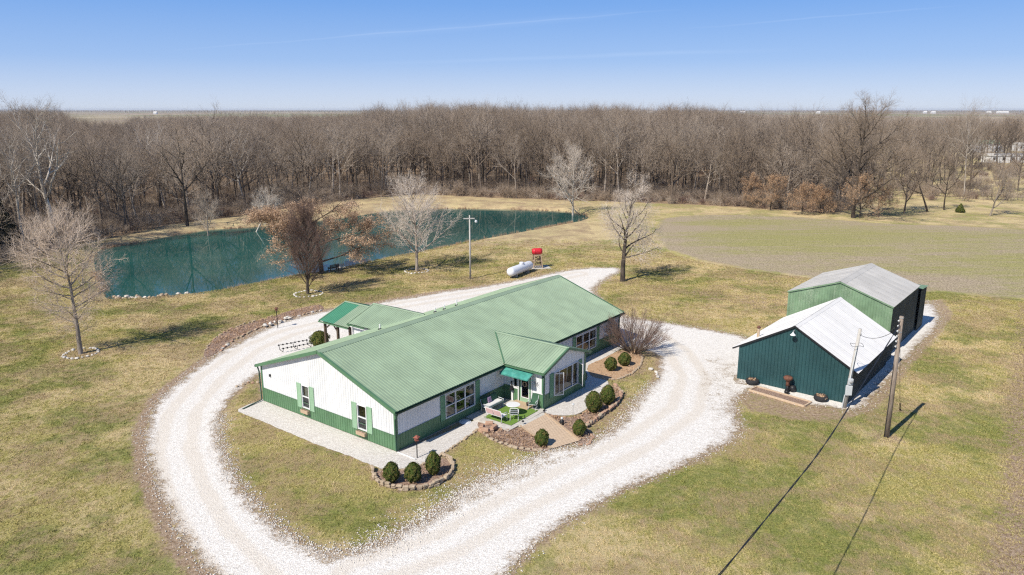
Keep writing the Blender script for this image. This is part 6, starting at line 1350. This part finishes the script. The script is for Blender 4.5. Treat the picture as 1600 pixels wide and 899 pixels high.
# poles and wires at the sheds
UPX, UPY = 23.93, 43.70
t = empty('utility_pole', (UPX, UPY, 0), 0, 'tall weathered utility pole standing in the lawn right of the sheds', 'utility pole')
MB().tube([(0,0,-.2),(.02,.02,4),(.02,.05,8.0)], [.17,.145,.12], 12).build('pole', M['pole_wood'], t, smooth=True)
for k in range(6):
    z_ = 7.75-k*.33; MB().tube([(-.1,-.06,z_),(-.2,-.1,z_)], .02, 5).build('bolt', M['grey_metal'], t); MB().lathe([(.03,-.05),(.05,-.02),(.05,.02),(.03,.05)], (-.22,-.11,z_), 8).build('insulator', M['light_grey'], t)
for z_ in (7.9,7.0,6.0): MB().lathe([(.128,z_-.03),(.138,z_-.03),(.138,z_+.03),(.128,z_+.03)], (.02,.045,0), 12).build('band', M['grey_metal'], t)
MB().box(.10,.0,5.0,.2,.12,5.35).build('junction_box', M['grey_metal'], t)
MB().tube([(-.15,-.05,.0),(-.13,-.03,4.9)], .018, 6).build('ground_wire', M['black'], t)
GX_, GY_ = 27.0, 48.0
t = empty('guy_wire', (GX_, GY_, 0), 0, 'slack guy wire with dark guard anchored behind the utility pole', 'guy wire'); a = Vector((UPX-GX_+.1, UPY-GY_, 6.3)); MB().tube([(0,0,0), a*.5+Vector((0,0,-.12)), a], .014, 5).build('wire', M['black'], t)
MB().tube([(0,0,-.05), a*.11], .04, 8).build('guard', M['black'], t); MB().lathe([(.06,-.02),(.08,.05),(.02,.12)], (0,0,0), 8).build('anchor', M['rust'], t)
MPX, MPY = 23.30, 48.45
t = empty('meter_pole', (MPX, MPY, 0), 0, 'leaning grey meter pole with two boxes at the teal shed corner', 'utility pole'); topv = Vector((.55,.10,5.75))
MB().tube([(0,0,-.1), topv*.5, topv], [.13,.12,.11], 12).build('pole', M['pole_grey'], t, smooth=True)
MB().tube([(-.18,-.05,0),(-.1,-.1,1.0)], .04, 8).build('conduit', M['light_grey'], t); MB().tube([(.08,-.17,1.9),(.40,-.06,4.6)], .035, 8).build('conduit', M['light_grey'], t)
def tbox(z0, z1, w, d, nm):
    q = topv*((z0+z1)/2/5.75); m = MB(); m.box(q.x-w/2-.03, q.y-.13-d, z0, q.x+w/2-.03, q.y-.13, z1); return m.build(nm, M['light_grey'], t, bevel=.01)
tbox(1.02, 1.72, .42, .16, 'breaker_box'); mb_ = tbox(1.80, 2.22, .32, .16, 'meter_box'); q = topv*(2.0/5.75); MB().lathe([(.11,0),(.11,.06),(.08,.10),(0,.11)], (q.x-.03, q.y-.29, 2.03), 14, Matrix.Rotation(PI/2,3,'X')).build('meter_glass', M['grey_metal'], mb_)
ring = []
for k in range(25):
    a = 2*PI*k/24; q = topv*(.80); ring.append(q+Vector((.42*math.cos(a), .42*math.sin(a), .06*math.sin(3*a))))
MB().tube(ring, .014, 5, False).build('wire_loop', M['black'], t); MB().tube([topv*.96+Vector((-.12,0,0)), topv*.93+Vector((.18,0,0))], .03, 6).build('clamp', M['grey_metal'], t)
def cable(name, a, b, sag, r, label):
    a = Vector(a); b = Vector(b); c = (a+b)/2; t = empty(name, (c.x, c.y, 0), 0, label, 'cable'); pts = []
    for k in range(17):
        s_ = k/16; p = a.lerp(b, s_)-c*1.0; p.z = a.z+(b.z-a.z)*s_-sag*4*s_*(1-s_); pts.append((p.x, p.y, p.z))
    MB().tube(pts, r, 5).build('conductor', M['black'], t); MB().tube([pts[0], (pts[0][0]*.985+pts[1][0]*.015, pts[0][1]*.985+pts[1][1]*.015, pts[0][2])], r*2.2, 6).build('clamp', M['grey_metal'], t); return t
cable('service_cable', (UPX-.1,UPY,7.25), (MPX+topv.x*.93, MPY+topv.y*.93, 5.35), .45, .016, 'sagging service cable between the utility pole and the meter pole')
# the overhead line that crosses the lawn, on to a pole behind the camera
LINE = [(UPX-.12,UPY-.1,7.5),(19.32,37.58,6.75),(13.93,29.98,6.37),(10.1,24.8,6.45),(4.5,17.2,7.0),(-2.0,8.4,8.2)]
t = empty('overhead_cable', (13.93,29.98,0), 0, 'long twisted black overhead cable running from the utility pole across the lawn', 'cable')
lp_ = [Vector(p)-Vector((13.93,29.98,0)) for p in LINE]; cur = []
for i in range(len(lp_)-1):
    p0 = lp_[max(i-1,0)]; p1 = lp_[i]; p2 = lp_[i+1]; p3 = lp_[min(i+2,len(lp_)-1)]
    for k in range(12):
        s_ = k/12; cur.append(.5*((2*p1)+(p2-p0)*s_+(2*p0-5*p1+4*p2-p3)*s_*s_+(3*p1-p0-3*p2+p3)*s_**3))
cur.append(lp_[-1])
for ph in (0, PI):
    pts = []
    for i, p in enumerate(cur): pts.append(p+Vector((math.cos(i*.9+ph)*.018, math.sin(i*.9+ph)*.012, math.sin(i*.9+ph)*.018)))
    MB().tube(pts, .017, 5).build('strand', M['black'], t)

# by the shed wall
def sp_(u, v): return (SX+math.sin(SA)*u-math.cos(SA)*v, SY+math.cos(SA)*u+math.sin(SA)*v)
def tub(u, v, label):
    x, y = sp_(u, v); t = empty('tyre_planter', (x, y, .02), 0, label, 'planter')
    MB().lathe([(.30,0),(.42,.03),(.50,.16),(.47,.34),(.38,.40),(.30,.34),(.34,.2)], (0,0,0), 20).build('tub', M['black_rubber'], t, smooth=True); MB().lathe([(0,.24),(.36,.26),(.0,.27)], (0,0,0), 14).build('potting_soil', M['mulch'], t)
    g_ = np.random.default_rng(int(abs(u)*100)); c = np.c_[g_.normal(0,.16,(60,2)), g_.uniform(.28,.42,60)]; o = link('dead_plant', leaf_mesh(g_, c, .09, 'dead_plant', M['leaf_tan']), t); o['kind'] = 'stuff'
tub(-.45, 6.75, 'black tub of dead plants left against the teal shed'); tub(-.55, 1.65, 'black tub of dead plants near the meter pole')
x, y = sp_(-.45, 4.1); t = empty('garden_smoker', (x, y, .02), 0, 'rusty pedestal fire bowl with black pots against the teal shed', 'fire bowl')
MB().lathe([(.14,.5),(.12,.7),(.16,.9),(.30,1.0),(.34,1.14),(.26,1.22),(.0,1.26)], (0,0,0), 14).build('bowl', M['rust'], t, smooth=True); MB().lathe([(.2,0),(.16,.15),(.10,.3),(.12,.5)], (0,0,0), 12).build('pedestal', M['black'], t, smooth=True)
MB().lathe([(0,.0),(.2,.05),(.27,.25),(.2,.45),(0,.5)], (.42,.05,.02), 14).build('round_pot', M['black'], t, smooth=True); MB().lathe([(0,.0),(.16,.03),(.18,.2),(.1,.3),(0,.3)], (-.18,-.42,.02), 12).build('small_pot', M['black'], t, smooth=True)
F1, F2, F3, F4 = sp_(-2.0,6.35), sp_(-.95,6.15), sp_(-1.45,2.0), sp_(-2.55,2.15); t = empty('timber_bed', (*F1, .02), 0, 'long planting bed framed by pale boards before the teal shed', 'garden bed')
for a, b in ((F1,F2),(F2,F3),(F3,F4),(F4,F1)):
    a = Vector((*a,.06))-Vector((*F1,0)); b = Vector((*b,.06))-Vector((*F1,0)); MB().beam(a, b-(b-a).normalized()*.06, .09, .14).build('board', M['plank'], t)
m = MB(); m.add([Vector((*p,.045))-Vector((*F1,0)) for p in (F1,F2,F3,F4)], [(0,1,2,3)]); m.build('bed_soil', M['mulch'], t)

# far buildings
def far_house(name, x, y, w, d, h, rh, rz, label, wall, roof, wins=4, cat='house'):
    t = empty(name, (x, y, 0), rz, label, cat); m = MB(); m.box(-w/2,-d/2,0,w/2,d/2,h); m.build('wall', M[wall], t)
    r_ = MB(); o = .3; r_.add([(-w/2-o,-d/2-o,h+.003),(w/2+o,-d/2-o,h+.003),(w/2+o,d/2+o,h+.003),(-w/2-o,d/2+o,h+.003),(-w/2-o,0,h+rh),(w/2+o,0,h+rh)], [(0,1,5,4),(2,3,4,5),(0,4,3),(1,2,5),(3,2,1,0)]); r_.build('roof', M[roof], t)
    for k in range(wins):
        a = -w/2+w*(k+.5)/wins; fr_ = MB().box(a-.5,-d/2-.04,h*.38,a+.5,-d/2-.002,h*.8).build('window', M['black'], t)
    MB().box(-w/2+w*.62,-d/2-.05,0,-w/2+w*.62+1,-d/2-.002,h*.75).build('door', M['grey_metal'], t); return t
gx1, gy1 = (195.84,295.35); far_house('mobile_home', gx1, gy1, 19, 5, 2.7, .9, .05, 'long white trailer home at the far right edge, nearest of the group', 'white_steel', 'galv_grey', 5)
gx1, gy1 = (231.75,367.21); far_house('mobile_home', gx1, gy1, 15, 5, 1.9, .8, .05, 'low white trailer home behind the nearest one', 'white_steel', 'galv_grey', 2)
gx1, gy1 = (266.72,425.11); far_house('mobile_home', gx1, gy1, 17, 6, 1.6, 1.9, .05, 'trailer home with a green roof behind the others', 'white_steel', 'roof_green', 2)
gx1, gy1 = (259.23,378.69); far_house('mobile_home', gx1, gy1, 13, 5, 3.2, 1.0, .1, 'white trailer home cut by the right edge', 'white_steel', 'galv_grey', 4)
FB = [((2650.68,4106.85),62,'long white poultry barn on the right horizon','barn'),((2135.75,3851.85),20,'white farmhouse on the horizon right of the broad oak','house'),((2160.55,3975.27),16,'tiny white farmhouse left of its neighbour on the horizon','house'),((2666.15,4247.42),22,'small white house left of the long barn','house'),
      ((-1565.25,3334.17),14,'lone white house in the field at the left horizon','house'),((743.99,4106.85),26,'white shed on the middle horizon above the wood','barn'),((1205.89,3975.27),26,'pale barn on the horizon right of the middle','barn'),((1575.94,3912.59),20,'white house on the horizon left of the broad oak','house')]
for (x, y), w, lb, ct in FB: far_house('farm_building', x, y, w, 12, 7, 4, .0, lb, 'white_steel', 'galv_white', 3, ct)

# ------------------------------------------------------------------ air
hz = MB(); hz.box(-9000, -300, -3, 9000, 9000, 27); ho = hz.build('haze', bpy.data.materials.new('haze_air')); hm = ho.data.materials[0]; hm.use_nodes = True; hn = hm.node_tree; hn.nodes.clear()
pv_ = hn.nodes.new('ShaderNodeVolumePrincipled'); pv_.inputs['Density'].default_value = 0.7e-4; pv_.inputs['Color'].default_value = (.80,.87,1,1); pv_.inputs['Anisotropy'].default_value = 0
oo = hn.nodes.new('ShaderNodeOutputMaterial'); hn.links.new(pv_.outputs[0], oo.inputs['Volume']); ho['kind'] = 'stuff'; ho['label'] = 'thin pale blue haze in the distant air'
